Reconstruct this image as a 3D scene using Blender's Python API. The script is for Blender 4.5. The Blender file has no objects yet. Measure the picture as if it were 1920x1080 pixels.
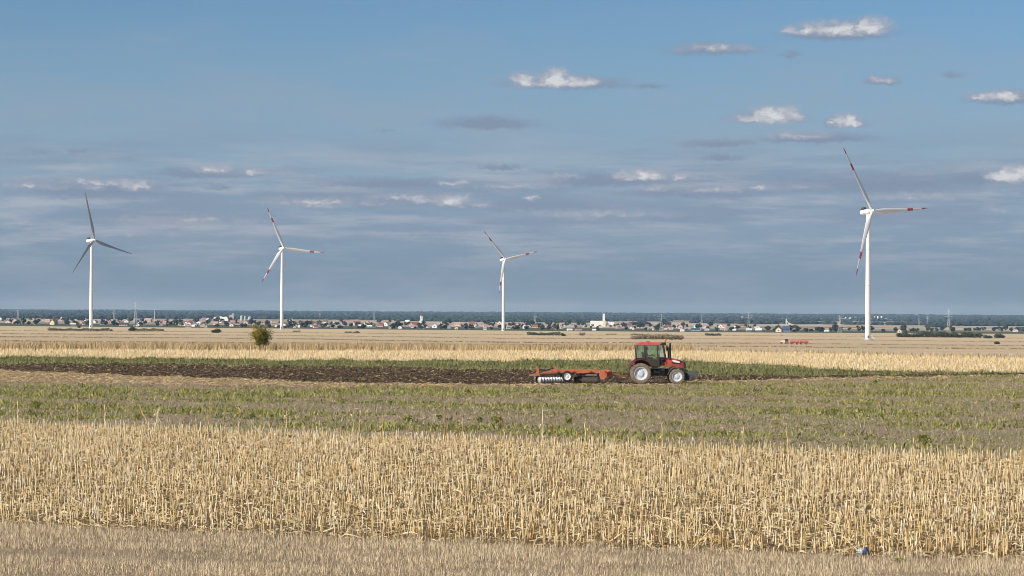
import bpy, math, random
import numpy as np
from mathutils import Vector, Matrix, Euler
R = math.radians
random.seed(7)
RNG = np.random.default_rng(11)
scene = bpy.context.scene
COL = scene.collection

# ------------------------------------------------------------------ camera
F_PX = 4533.0            # focal length in photograph pixels (85 mm on 36 mm)
CAM_H = 5.25
PITCH = math.atan(49.5 / F_PX)
ROLL = math.atan(11.0 / 1920.0)
_F = np.array([0, math.cos(PITCH), math.sin(PITCH)])
_U0 = np.array([0, -math.sin(PITCH), math.cos(PITCH)])
_R0 = np.array([1.0, 0, 0])
_R = math.cos(ROLL) * _R0 + math.sin(ROLL) * _U0
_U = math.cos(ROLL) * _U0 - math.sin(ROLL) * _R0
cam_data = bpy.data.cameras.new("camera")
cam_data.sensor_width = 36.0
cam_data.lens = F_PX / 1920.0 * 36.0
cam_data.clip_start = 0.5
cam_data.clip_end = 120000.0
cam = bpy.data.objects.new("camera", cam_data)
COL.objects.link(cam)
M = Matrix.Identity(4)
for i in range(3):
    M[i][0], M[i][1], M[i][2] = _R[i], _U[i], -_F[i]
M[2][3] = CAM_H
cam.matrix_world = M
scene.camera = cam

def ray(px, py):
    return _F + (px - 960.0) / F_PX * _R + (540.0 - py) / F_PX * _U

# ------------------------------------------------------------------ light and exposure
SUN_EL, SUN_AZ = R(35), R(232)         # azimuth clockwise from +Y (the view): behind the camera, to the left
sdir = Vector((math.sin(SUN_AZ) * math.cos(SUN_EL), math.cos(SUN_AZ) * math.cos(SUN_EL), math.sin(SUN_EL)))
sun_data = bpy.data.lights.new("sun", 'SUN')
sun_data.energy = 5.0
sun_data.angle = R(0.53)
sun_data.color = (1.0, 0.93, 0.83)
sun = bpy.data.objects.new("sun", sun_data)
COL.objects.link(sun)
sun.rotation_euler = (-sdir).to_track_quat('-Z', 'Y').to_euler()
sun.location = (-60, -50, 60)

vs = scene.view_settings
vs.view_transform = 'Standard'
vs.look = 'None'
vs.gamma = 1.0
vs.exposure = 0.12
vs.use_curve_mapping = False
scene.cycles.max_bounces = 5
scene.cycles.diffuse_bounces = 2
scene.cycles.volume_bounces = 0
scene.cycles.filter_width = 0.85
scene.cycles.transparent_max_bounces = 12
scene.cycles.caustics_reflective = False
scene.cycles.caustics_refractive = False

world = bpy.data.worlds.new("World")
scene.world = world
world.use_nodes = True
world.cycles.sampling_method = 'MANUAL'
world.cycles.sample_map_resolution = 256

def build_world():
    nt = world.node_tree
    nt.nodes.clear()
    L = nt.links.new
    def N(t, **kw):
        n = nt.nodes.new(t)
        for k, v in kw.items():
            setattr(n, k, v)
        return n
    def plug(n, i, v):
        if hasattr(v, 'is_linked'):
            L(v, n.inputs[i])
        else:
            n.inputs[i].default_value = v
    def mth(op, a, b=0.0, c=0.0, clamp=False):
        n = N('ShaderNodeMath', operation=op, use_clamp=clamp)
        plug(n, 0, a); plug(n, 1, b); plug(n, 2, c)
        return n.outputs[0]
    def vm(op, a, b=None, c=None):
        n = N('ShaderNodeVectorMath', operation=op)
        plug(n, 0, a)
        if b is not None: plug(n, 1, b)
        if c is not None: plug(n, 2, c)
        return n.outputs['Value'] if op in ('LENGTH', 'DOT_PRODUCT') else n.outputs[0]
    def mixc(f, a, b):
        n = N('ShaderNodeMix', data_type='RGBA')
        plug(n, 0, f); plug(n, 6, a); plug(n, 7, b)
        return n.outputs[2]
    out = N('ShaderNodeOutputWorld')
    bg = N('ShaderNodeBackground')
    L(bg.outputs[0], out.inputs[0])
    sky = N('ShaderNodeTexSky', sky_type='NISHITA')
    sky.sun_disc = False
    sky.sun_elevation = SUN_EL
    sky.sun_rotation = SUN_AZ
    sky.altitude = 90
    sky.air_density = 1.0
    sky.dust_density = 0.3
    sky.ozone_density = 3.0
    bg.inputs[1].default_value = 0.064
    tc = N('ShaderNodeTexCoord')
    sep = N('ShaderNodeSeparateXYZ')
    L(tc.outputs['Generated'], sep.inputs[0])
    az = mth('ARCTAN2', sep.outputs[0], sep.outputs[1])
    el = mth('ARCSINE', sep.outputs[2])
    comb = N('ShaderNodeCombineXYZ')
    L(mth('MULTIPLY', az, 100.0), comb.inputs[0])       # sky coordinates in hundredths of a radian
    L(mth('MULTIPLY', el, 100.0), comb.inputs[1])
    UV = comb.outputs[0]
    def noise(scale, detail, rough, sx=1.0, sy=1.0, off=0.0):
        mp = N('ShaderNodeMapping')
        mp.inputs['Scale'].default_value = (sx, sy, 1)
        mp.inputs['Location'].default_value = (off, off * 0.7, off * 0.3)
        L(UV, mp.inputs[0])
        t = N('ShaderNodeTexNoise')
        t.inputs['Scale'].default_value = scale
        t.inputs['Detail'].default_value = detail
        t.inputs['Roughness'].default_value = rough
        L(mp.outputs[0], t.inputs['Vector'])
        return t
    w1 = noise(1.3, 6, 0.62, 1.0, 1.9)
    warp = vm('MULTIPLY', vm('SUBTRACT', w1.outputs['Color'], (0.5, 0.5, 0.5)), (1.5, 0.36, 0))
    w2 = noise(4.5, 5, 0.6, 1.0, 1.3, 5.0)
    warp2 = vm('MULTIPLY', vm('SUBTRACT', w2.outputs['Color'], (0.5, 0.5, 0.5)), (0.5, 0.30, 0))
    UVw = vm('ADD', vm('ADD', UV, warp), warp2)
    def sky_uv(px, py):
        d = ray(px, py); d = d / np.linalg.norm(d)
        return 100 * math.atan2(d[0], d[1]), 100 * math.asin(d[2])
    def field(ells, kdown):
        acc = None
        for (cx, cy, w, h, inten) in ells:
            u, v = sky_uv(cx, cy)
            sx, sy = F_PX / 100.0 / w, F_PX / 100.0 / h
            q = vm('MULTIPLY_ADD', UVw, (sx, sy, 0), (-u * sx, -v * sy, 0))
            m = vm('MAXIMUM', q, vm('MULTIPLY', q, (-1, -kdown, 0)))
            val = mth('MULTIPLY_ADD', vm('LENGTH', m), -inten, inten)
            acc = val if acc is None else mth('MAXIMUM', acc, val)
        return mth('MAXIMUM', acc, 0.0)
    def ramp(v, a, b):
        n = N('ShaderNodeMapRange', interpolation_type='SMOOTHSTEP')
        plug(n, 0, v); plug(n, 1, a); plug(n, 2, b); plug(n, 3, 0.0); plug(n, 4, 1.0)
        return n.outputs[0]
    grey = [(1572, 66, 125, 24, 1), (1340, 96, 120, 18, .8), (1480, 103, 34, 9, .6), (1060, 160, 150, 18, 1),
            (1215, 164, 55, 8, .7), (1650, 155, 42, 12, .9), (1785, 144, 34, 10, .6), (1890, 188, 95, 19, 1),
            (915, 235, 122, 17, 1), (1440, 224, 95, 16, .9), (1588, 234, 48, 14, 1), (1530, 262, 140, 15, .9),
            (1350, 272, 95, 11, .8), (1355, 298, 55, 9, .8), (935, 316, 64, 9, .8), (385, 328, 150, 15, .9),
            (1150, 342, 190, 20, 1), (1660, 350, 360, 26, .75), (1850, 340, 120, 20, .9), (180, 362, 235, 26, .8),
            (720, 347, 200, 14, .9), (700, 378, 250, 28, .7), (1010, 388, 290, 28, .7), (150, 286, 40, 8, .6),
            (412, 354, 40, 8, .7), (300, 416, 320, 22, .5), (1110, 414, 330, 24, .5), (1310, 364, 230, 18, .7),
            (-250, 330, 220, 26, .9), (2200, 260, 240, 24, .9), (2300, 370, 330, 28, .8), (-320, 400, 330, 26, .6),
            (80, 286, 60, 9, .4), (720, 247, 20, 5, .5), (560, 450, 380, 22, .35), (1600, 410, 320, 22, .4)]
    white = [(1572, 58, 96, 18, .8), (1632, 54, 48, 18, 1), (1512, 59, 52, 14, .85), (1340, 92, 95, 11, .5),
             (1041, 153, 36, 21, 1.1), (985, 156, 40, 15, .85), (1085, 156, 60, 12, .8), (1650, 152, 32, 8, .7),
             (1875, 183, 70, 13, .85), (1455, 221, 58, 20, 1.1), (1402, 224, 48, 10, .65), (1588, 231, 34, 17, 1.1),
             (1505, 255, 95, 10, .5), (400, 320, 50, 12, .7), (466, 326, 46, 9, .55), (255, 350, 44, 14, .65),
             (170, 352, 40, 9, .4), (1205, 332, 70, 14, .8), (1275, 334, 48, 10, .6), (850, 380, 50, 14, .8), (800, 378, 40, 9, .6), (900, 384, 36, 9, .5),
             (600, 386, 95, 11, .42), (1897, 332, 56, 20, 1.0), (1345, 358, 72, 10, .55), (350, 418, 95, 11, .35),
             (50, 419, 66, 9, .38), (860, 442, 52, 13, .26), (1160, 486, 60, 10, .22), (1875, 393, 48, 10, .4),
             (1060, 333, 38, 7, .6), (850, 345, 50, 8, .5), (1090, 410, 60, 9, .3), (1230, 355, 50, 8, .4),
             (620, 445, 70, 11, .2), (995, 372, 22, 7, .6), (-230, 320, 70, 16, .8), (2190, 250, 90, 16, .8)]
    white += [(170, 344, 170, 10, .5), (60, 350, 90, 9, .5), (610, 381, 170, 10, .55), (350, 414, 190, 10, .42), (1130, 404, 210, 10, .4),
              (1420, 353, 160, 8, .45), (760, 372, 120, 9, .5), (250, 440, 160, 9, .3), (700, 440, 190, 9, .3), (1700, 372, 190, 9, .4), (950, 352, 150, 7, .4)]
    g = field([(a, b - 1, c_ * 1.1, d * 1.35, e) for a, b, c_, d, e in grey], 1.9)
    w = field([(a, b - 1, c_ * 1.16, d * 1.55, e) for a, b, c_, d, e in white], 1.8)
    vo = N('ShaderNodeTexVoronoi', feature='SMOOTH_F1')
    vo.inputs['Scale'].default_value = 2.3
    vo.inputs['Smoothness'].default_value = 0.6
    L(vm('MULTIPLY', UVw, (1, 1.5, 0)), vo.inputs['Vector'])
    w = mth('MULTIPLY', w, mth('MULTIPLY_ADD', vo.outputs['Distance'], -1.3, 1.65))
    # thin cloud carried round the whole sky: long low streaks near the horizon, scattered shreds above
    st = noise(0.28, 7, 0.6, 0.55, 2.4, 3.0)
    low = ramp(el, 0.17, 0.045)
    streak = mth('MULTIPLY', ramp(st.outputs['Fac'], 0.42, 0.68), low)
    puffs = noise(0.42, 8, 0.62, 0.55, 1.6, 9.0)
    hi = mth('MULTIPLY', ramp(puffs.outputs['Fac'], 0.60, 0.72), ramp(el, 0.135, 0.20))
    ga = mth('MULTIPLY', ramp(g, 0.0, 0.72), 0.90)
    lump = noise(2.6, 5, 0.6, 1.0, 1.5, 13.0)
    wa = mth('MULTIPLY', ramp(w, 0.0, 0.60), mth('MULTIPLY_ADD', lump.outputs['Fac'], 1.2, 0.40), clamp=True)
    # base sky pulled toward the hazy grey blue of the low sky
    nis = vm('MULTIPLY', sky.outputs[0], (0.72, 0.95, 1.16))
    hz = ramp(el, 0.145, 0.035)
    lowc = mixc(ramp(el, 0.0, 0.06), (2.45, 3.45, 4.95, 1), (3.85, 5.30, 7.10, 1))
    c = mixc(mth('MULTIPLY', hz, 0.92), nis, lowc)
    c = mixc(mth('MULTIPLY', streak, 0.42), c, (4.5, 5.35, 6.6, 1))
    c = mixc(mth('MULTIPLY', hi, 0.8), c, (6.5, 7.2, 8.2, 1))
    # grey stratus layers low over the horizon, all the way round
    sd = noise(0.30, 8, 0.62, 0.42, 3.1, 21.0)
    band = mth('MULTIPLY', ramp(el, 0.018, 0.042), ramp(el, 0.085, 0.052))
    c = mixc(mth('MULTIPLY', mth('MULTIPLY', ramp(sd.outputs['Fac'], 0.38, 0.60), band), 0.62), c, (3.1, 4.1, 5.75, 1))
    sl = noise(0.60, 8, 0.62, 0.32, 2.9, 31.0)
    band2 = mth('MULTIPLY', ramp(el, 0.010, 0.035), ramp(el, 0.078, 0.050))
    c = mixc(mth('MULTIPLY', mth('MULTIPLY', ramp(sl.outputs['Fac'], 0.44, 0.70), band2), 0.70), c, (6.2, 6.7, 7.7, 1))
    c = mixc(ga, c, (3.2, 4.1, 5.7, 1))
    c = mixc(wa, c, mixc(ramp(w, 0.25, 0.95), (5.3, 5.75, 6.9, 1), (9.2, 9.5, 10.0, 1)))
    L(c, bg.inputs[0])
build_world()

# ------------------------------------------------------------------ terrain
_kd = np.array([60, 120, 200, 300, 345, 400, 500, 650, 900, 1300, 1873, 2300, 2750, 3350, 4200, 5000, 6000, 8000, 10000, 13000, 17000, 22000, 26000, 42000.])
_kdy = np.array([0, 0, 0, 0, 0, 63.0, 59.5, 56.0, 51.5, 46.5, 40.6, 36.5, 33.3, 31.0, 28.0, 25.5, 22.5, 17.5, 14.0, 10.0, 5.0, 0.5, -1.5, -1.0])
_flat = _kd <= 345
_kdy[_flat] = F_PX * CAM_H / _kd[_flat]
_lt = np.linspace(math.log(60), math.log(42000), 900)
_tz = CAM_H - np.interp(_lt, np.log(_kd), _kdy) * np.exp(_lt) / F_PX
_tz[np.exp(_lt) <= 345] = 0.0
_ker = np.exp(-0.5 * (np.arange(-18, 19) / 7.0) ** 2); _ker /= _ker.sum()
_tzs = np.convolve(np.pad(_tz, 18, mode='edge'), _ker, mode='valid')

def gz(x, y):
    x = np.asarray(x, float); y = np.asarray(y, float)
    d = np.maximum(y, 60.0)
    z = np.interp(np.log(d), _lt, _tzs)
    rampf = np.clip((np.log(d) - math.log(420)) / (math.log(1700) - math.log(420)), 0, 1)
    s = np.clip(x / d / 0.2118, -1.5, 1.5)
    dyl = (CAM_H - z)
    return CAM_H - dyl * (1 + 0.11 * rampf * s)

def hit(px, py):
    d = ray(px, py)
    lo, hi = 20.0, 42000.0
    f = lambda y: CAM_H + d[2] / d[1] * y - float(gz(d[0] / d[1] * y, y))
    ys = np.exp(np.linspace(math.log(20), math.log(42000), 1500))
    v = CAM_H + d[2] / d[1] * ys - gz(d[0] / d[1] * ys, ys)
    k = np.argmax(v < 0)
    if v[k] >= 0:
        return np.array([d[0] / d[1] * 30000, 30000, float(gz(d[0] / d[1] * 30000, 30000))])
    lo, hi = ys[max(k - 1, 0)], ys[k]
    for _ in range(30):
        m = 0.5 * (lo + hi)
        if f(m) < 0: hi = m
        else: lo = m
    y = 0.5 * (lo + hi); x = d[0] / d[1] * y
    return np.array([x, y, float(gz(x, y))])

# ------------------------------------------------------------------ noise for scattering
def vnoise(x, y, seed=0):
    xi = np.floor(x).astype(np.int64); yi = np.floor(y).astype(np.int64)
    xf = x - xi; yf = y - yi
    def h(a, b):
        n = (a * 374761393 + b * 668265263 + seed * 1442695041) & 0x7fffffff
        n = ((n ^ (n >> 13)) * 1274126177) & 0x7fffffff
        return ((n ^ (n >> 16)) & 0xffff) / 65535.0
    u = xf * xf * (3 - 2 * xf); v = yf * yf * (3 - 2 * yf)
    return (h(xi, yi) * (1 - u) + h(xi + 1, yi) * u) * (1 - v) + (h(xi, yi + 1) * (1 - u) + h(xi + 1, yi + 1) * u) * v

def fbm(x, y, seed=0, o=4):
    t = 0; a = 0.5; s = 0
    for k in range(o):
        t = t + a * vnoise(x * 2 ** k, y * 2 ** k, seed + k); s += a; a *= 0.5
    return t / s

# ------------------------------------------------------------------ materials
MATS = {}
def _new(name):
    m = bpy.data.materials.new(name); m.use_nodes = True
    nt = m.node_tree; nt.nodes.clear()
    out = nt.nodes.new('ShaderNodeOutputMaterial')
    b = nt.nodes.new('ShaderNodeBsdfPrincipled')
    nt.links.new(b.outputs[0], out.inputs[0])
    MATS[name] = m
    return m, nt, b, out

def _ramp(nt, stops):
    r = nt.nodes.new('ShaderNodeValToRGB')
    while len(r.color_ramp.elements) < len(stops): r.color_ramp.elements.new(0.5)
    for e, (p, c) in zip(r.color_ramp.elements, stops):
        e.position = p; e.color = (*c, 1)
    return r

def plain(name, col, rough=0.6, metal=0.0, var=0.12, scale=3.0, bump=0.0, spec=0.5, coat=0.0):
    m, nt, b, out = _new(name)
    tc = nt.nodes.new('ShaderNodeTexCoord')
    no = nt.nodes.new('ShaderNodeTexNoise')
    no.inputs['Scale'].default_value = scale; no.inputs['Detail'].default_value = 6
    nt.links.new(tc.outputs['Object'], no.inputs['Vector'])
    r = _ramp(nt, [(0.3, tuple(c * (1 - var) for c in col)), (0.7, tuple(min(1, c * (1 + var)) for c in col))])
    nt.links.new(no.outputs['Fac'], r.inputs[0]); nt.links.new(r.outputs[0], b.inputs['Base Color'])
    b.inputs['Roughness'].default_value = rough; b.inputs['Metallic'].default_value = metal
    b.inputs['Specular IOR Level'].default_value = spec
    b.inputs['Coat Weight'].default_value = coat
    if bump:
        bp = nt.nodes.new('ShaderNodeBump'); bp.inputs['Strength'].default_value = bump; bp.inputs['Distance'].default_value = 0.05
        nt.links.new(no.outputs['Fac'], bp.inputs['Height']); nt.links.new(bp.outputs[0], b.inputs['Normal'])
    return m

def dusty(name, col, dust=(.36, .27, .18), rough=.45, amt=.55, zlo=0.0, zhi=2.4, coat=.2):
    """paint with field dust lying over it, thicker low down where the wheels throw it"""
    m, nt, b, out = _new(name)
    L = nt.links.new
    tc = nt.nodes.new('ShaderNodeTexCoord')
    no = nt.nodes.new('ShaderNodeTexNoise'); no.inputs['Scale'].default_value = 5.0; no.inputs['Detail'].default_value = 8; no.inputs['Roughness'].default_value = .65
    L(tc.outputs['Object'], no.inputs['Vector'])
    sp = nt.nodes.new('ShaderNodeSeparateXYZ'); L(tc.outputs['Object'], sp.inputs[0])
    mr = nt.nodes.new('ShaderNodeMapRange'); mr.inputs[1].default_value = zlo; mr.inputs[2].default_value = zhi; mr.inputs[3].default_value = .28; mr.inputs[4].default_value = -.02
    L(sp.outputs[2], mr.inputs[0])
    ad = nt.nodes.new('ShaderNodeMath'); ad.operation = 'ADD'; L(no.outputs['Fac'], ad.inputs[0]); L(mr.outputs[0], ad.inputs[1])
    m2 = nt.nodes.new('ShaderNodeMapRange'); m2.inputs[1].default_value = .42; m2.inputs[2].default_value = .85; m2.inputs[4].default_value = amt
    L(ad.outputs[0], m2.inputs[0])
    mx = nt.nodes.new('ShaderNodeMix'); mx.data_type = 'RGBA'; L(m2.outputs[0], mx.inputs[0])
    mx.inputs[6].default_value = (*col, 1); mx.inputs[7].default_value = (*dust, 1)
    L(mx.outputs[2], b.inputs['Base Color'])
    rr = nt.nodes.new('ShaderNodeMapRange'); rr.inputs[3].default_value = rough; rr.inputs[4].default_value = .9; L(m2.outputs[0], rr.inputs[0]); L(rr.outputs[0], b.inputs['Roughness'])
    b.inputs['Coat Weight'].default_value = coat
    return m

def groundmat(name, stops_a, stops_b, s_small, s_large, stretch=(1, 1, 1), bump=0.6, bdist=0.05, rot=0.0, mixlo=0.4, mixhi=0.6):
    """two fine noise palettes, mixed by a larger patch noise"""
    m, nt, b, out = _new(name)
    L = nt.links.new
    tc = nt.nodes.new('ShaderNodeTexCoord')
    mp = nt.nodes.new('ShaderNodeMapping'); mp.inputs['Scale'].default_value = stretch; mp.inputs['Rotation'].default_value = (0, 0, rot)
    L(tc.outputs['Object'], mp.inputs[0])
    n1 = nt.nodes.new('ShaderNodeTexNoise'); n1.inputs['Scale'].default_value = s_small; n1.inputs['Detail'].default_value = 8; n1.inputs['Roughness'].default_value = 0.7
    n2 = nt.nodes.new('ShaderNodeTexNoise'); n2.inputs['Scale'].default_value = s_large; n2.inputs['Detail'].default_value = 5; n2.inputs['Roughness'].default_value = 0.6
    L(mp.outputs[0], n1.inputs['Vector']); L(mp.outputs[0], n2.inputs['Vector'])
    ra, rb = _ramp(nt, stops_a), _ramp(nt, stops_b)
    L(n1.outputs['Fac'], ra.inputs[0]); L(n1.outputs['Fac'], rb.inputs[0])
    mr = nt.nodes.new('ShaderNodeMapRange'); mr.inputs[1].default_value = mixlo; mr.inputs[2].default_value = mixhi
    L(n2.outputs['Fac'], mr.inputs[0])
    mx = nt.nodes.new('ShaderNodeMix'); mx.data_type = 'RGBA'
    L(mr.outputs[0], mx.inputs[0]); L(ra.outputs[0], mx.inputs[6]); L(rb.outputs[0], mx.inputs[7])
    L(mx.outputs[2], b.inputs['Base Color'])
    b.inputs['Roughness'].default_value = 0.95; b.inputs['Specular IOR Level'].default_value = 0.15
    bp = nt.nodes.new('ShaderNodeBump'); bp.inputs['Strength'].default_value = bump; bp.inputs['Distance'].default_value = bdist
    L(n1.outputs['Fac'], bp.inputs['Height']); L(bp.outputs[0], b.inputs['Normal'])
    return m

def tinted(name, stops, rough=0.8, trans=0.0, objrand=False, streak=False, spec=0.2):
    """colour picked by the per-blade 'tint' attribute (or per object)"""
    m, nt, b, out = _new(name)
    L = nt.links.new
    if objrand:
        at = nt.nodes.new('ShaderNodeObjectInfo'); fac = at.outputs['Random']
    else:
        at = nt.nodes.new('ShaderNodeAttribute'); at.attribute_name = 'tint'; fac = at.outputs['Fac']
    r = _ramp(nt, stops)
    L(fac, r.inputs[0])
    col = r.outputs[0]
    if streak:
        tc = nt.nodes.new('ShaderNodeTexCoord')
        mp = nt.nodes.new('ShaderNodeMapping'); mp.inputs['Scale'].default_value = (40, 40, 7)
        L(tc.outputs['Object'], mp.inputs[0])
        no = nt.nodes.new('ShaderNodeTexNoise'); no.inputs['Scale'].default_value = 1.0; no.inputs['Detail'].default_value = 4
        L(mp.outputs[0], no.inputs['Vector'])
        mr = nt.nodes.new('ShaderNodeMapRange'); mr.inputs[1].default_value = 0.3; mr.inputs[2].default_value = 0.75; mr.inputs[3].default_value = 1.12; mr.inputs[4].default_value = 0.62
        L(no.outputs['Fac'], mr.inputs[0])
        vm = nt.nodes.new('ShaderNodeVectorMath'); vm.operation = 'SCALE'
        L(col, vm.inputs[0]); L(mr.outputs[0], vm.inputs['Scale']); col = vm.outputs[0]
    L(col, b.inputs['Base Color'])
    b.inputs['Roughness'].default_value = rough; b.inputs['Specular IOR Level'].default_value = spec
    if trans:
        t = nt.nodes.new('ShaderNodeBsdfTranslucent'); L(col, t.inputs[0])
        mx = nt.nodes.new('ShaderNodeMixShader'); mx.inputs[0].default_value = trans
        L(b.outputs[0], mx.inputs[1]); L(t.outputs[0], mx.inputs[2]); L(mx.outputs[0], out.inputs[0])
    return m

def glassmat(name, tint, refl=0.10):
    m, nt, b, out = _new(name)
    L = nt.links.new
    t = nt.nodes.new('ShaderNodeBsdfTransparent'); t.inputs[0].default_value = (*tint, 1)
    g = nt.nodes.new('ShaderNodeBsdfGlossy'); g.inputs['Roughness'].default_value = 0.06
    lw = nt.nodes.new('ShaderNodeLayerWeight'); lw.inputs[0].default_value = 0.35
    ad = nt.nodes.new('ShaderNodeMath'); ad.operation = 'MULTIPLY_ADD'; ad.inputs[1].default_value = 0.5; ad.inputs[2].default_value = refl
    L(lw.outputs['Fresnel'], ad.inputs[0])
    mx = nt.nodes.new('ShaderNodeMixShader'); L(ad.outputs[0], mx.inputs[0]); L(t.outputs[0], mx.inputs[1]); L(g.outputs[0], mx.inputs[2])
    L(mx.outputs[0], out.inputs[0]); nt.nodes.remove(b)
    return m

STRAW = [(0.0, (0.32, 0.18, 0.06)), (0.25, (0.54, 0.36, 0.145)), (0.6, (0.745, 0.55, 0.275)), (0.9, (0.86, 0.69, 0.42)), (1.0, (0.88, 0.77, 0.55))]
mt_stalk = tinted('corn_stalk_straw', STRAW, 0.7, streak=True)
mt_stalk_o = tinted('corn_stalk_straw_single', STRAW, 0.7, objrand=True, streak=True)
mt_leaf = tinted('dry_corn_leaf', [(0, (0.18, 0.105, 0.04)), (.4, (0.54, 0.385, 0.18)), (1, (0.86, 0.71, 0.45))], 0.8, 0.15)
mt_wheat = tinted('cereal_stubble', [(0, (0.20, 0.14, 0.078)), (.45, (0.575, 0.44, 0.265)), (1, (0.87, 0.73, 0.50))], 0.85, 0.1)
mt_grass = tinted('weed_leaf', [(0, (0.085, 0.10, 0.024)), (.35, (0.24, 0.255, 0.06)), (.7, (0.42, 0.41, 0.11)), (1, (0.60, 0.52, 0.21))], 0.7, 0.3)
mt_dry = tinted('dry_weed', [(0, (0.17, 0.125, 0.08)), (.5, (0.40, 0.31, 0.20)), (1, (0.64, 0.53, 0.36))], 0.9, 0.15)
mt_green = tinted('young_grass', [(0, (0.11, 0.12, 0.035)), (.5, (0.205, 0.21, 0.065)), (1, (0.46, 0.38, 0.18))], 0.7, 0.25)
mt_crop = tinted('ripe_crop', [(0, (0.19, 0.125, 0.06)), (.4, (0.42, 0.305, 0.155)), (1, (0.70, 0.55, 0.33))], 0.85, 0.15)
mt_clod = tinted('turned_earth', [(0, (0.04, 0.027, 0.017)), (.6, (0.092, 0.063, 0.038)), (1, (0.18, 0.128, 0.078))], 0.95)
gm_corn = groundmat('soil_under_corn', [(.3, (0.11, 0.068, 0.032)), (.5, (0.26, 0.175, 0.082)), (.7, (0.52, 0.38, 0.20))], [(.3, (0.08, 0.05, 0.026)), (.55, (0.19, 0.128, 0.064)), (.75, (0.40, 0.29, 0.155))], 9.0, 0.5, bump=1.0, bdist=0.08)
gm_wheat = groundmat('soil_under_cereal_stubble', [(.3, (0.15, 0.11, 0.068)), (.6, (0.36, 0.275, 0.178))], [(.3, (0.21, 0.155, 0.10)), (.6, (0.44, 0.34, 0.225))], 14.0, 0.5, (1, 1.8, 1))
gm_weed = groundmat('weedy_soil', [(.3, (0.19, 0.14, 0.088)), (.5, (0.345, 0.26, 0.168)), (.72, (0.50, 0.39, 0.26))], [(.3, (0.17, 0.16, 0.07)), (.5, (0.28, 0.25, 0.125)), (.7, (0.40, 0.345, 0.21))], 3.2, 0.16, (1, 1, 1), bump=1.0, bdist=0.15)
gm_trash = groundmat('corn_trash_soil', [(.3, (0.20, 0.13, 0.075)), (.5, (0.38, 0.27, 0.155)), (.7, (0.55, 0.42, 0.255))], [(.3, (0.17, 0.12, 0.07)), (.6, (0.36, 0.26, 0.15))], 4.0, 0.3, bump=0.9, bdist=0.1)
gm_plough = groundmat('ploughed_earth', [(.3, (0.055, 0.037, 0.022)), (.6, (0.115, 0.078, 0.046)), (.75, (0.22, 0.155, 0.09))], [(.3, (0.042, 0.028, 0.017)), (.6, (0.085, 0.058, 0.035)), (.78, (0.18, 0.125, 0.075))], 3.0, 0.25, (1, 1.6, 1), bump=1.0, bdist=0.25)
gm_green = groundmat('green_strip_soil', [(.3, (0.10, 0.115, 0.035)), (.6, (0.17, 0.185, 0.06))], [(.3, (0.14, 0.14, 0.05)), (.6, (0.25, 0.225, 0.10))], 1.6, 0.08, (1, 1.5, 1), bump=0.7, bdist=0.2)
gm_straw = groundmat('straw_stubble_soil', [(.3, (0.42, 0.30, 0.16)), (.5, (0.57, 0.44, 0.255)), (.7, (0.69, 0.55, 0.355))], [(.3, (0.36, 0.265, 0.145)), (.6, (0.55, 0.425, 0.25))], 1.3, 0.05, (1, 1.4, 1), bump=0.9, bdist=0.2)
gm_tan = groundmat('tan_stubble', [(.3, (0.52, 0.385, 0.225)), (.7, (0.66, 0.515, 0.33))], [(.3, (0.45, 0.34, 0.21)), (.7, (0.58, 0.46, 0.31))], 0.35, 0.012, (1, 2.5, 1), bump=0.4, bdist=0.4)
gm_pale = groundmat('pale_stubble', [(.3, (0.56, 0.42, 0.245)), (.7, (0.70, 0.545, 0.34))], [(.3, (0.46, 0.355, 0.20)), (.7, (0.61, 0.475, 0.29))], 0.2, 0.008, (1, 2.5, 1), bump=0.3, bdist=0.5)
gm_meadow = groundmat('meadow', [(.3, (0.05, 0.065, 0.035)), (.7, (0.10, 0.115, 0.06))], [(.3, (0.07, 0.08, 0.045)), (.7, (0.15, 0.145, 0.085))], 0.2, 0.01, (1, 2, 1), bump=0.3, bdist=0.4)

def plainmat():
    m, nt, b, out = _new('far_fields')
    L = nt.links.new
    tc = nt.nodes.new('ShaderNodeTexCoord')
    mp = nt.nodes.new('ShaderNodeMapping'); mp.inputs['Scale'].default_value = (1, 1.0, 1); mp.inputs['Rotation'].default_value = (0, 0, 0.2)
    L(tc.outputs['Object'], mp.inputs[0])
    vo = nt.nodes.new('ShaderNodeTexVoronoi'); vo.inputs['Scale'].default_value = 1 / 420.0
    L(mp.outputs[0], vo.inputs['Vector'])
    sp = nt.nodes.new('ShaderNodeSeparateColor'); L(vo.outputs['Color'], sp.inputs[0])
    r = _ramp(nt, [(0.0, (0.40, 0.32, 0.22)), (0.3, (0.50, 0.41, 0.30)), (0.5, (0.33, 0.27, 0.18)), (0.68, (0.18, 0.19, 0.10)), (0.8, (0.52, 0.45, 0.35)), (1.0, (0.16, 0.12, 0.085))])
    r.color_ramp.interpolation = 'CONSTANT'
    L(sp.outputs[0], r.inputs[0])
    no = nt.nodes.new('ShaderNodeTexNoise'); no.inputs['Scale'].default_value = 0.05; no.inputs['Detail'].default_value = 5
    L(tc.outputs['Object'], no.inputs['Vector'])
    mr = nt.nodes.new('ShaderNodeMapRange'); mr.inputs[3].default_value = 0.8; mr.inputs[4].default_value = 1.2
    L(no.outputs['Fac'], mr.inputs[0])
    vm = nt.nodes.new('ShaderNodeVectorMath'); vm.operation = 'SCALE'; L(r.outputs[0], vm.inputs[0]); L(mr.outputs[0], vm.inputs['Scale'])
    L(vm.outputs[0], b.inputs['Base Color']); b.inputs['Roughness'].default_value = 0.95; b.inputs['Specular IOR Level'].default_value = 0.1
    return m
gm_plain = plainmat()

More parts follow.
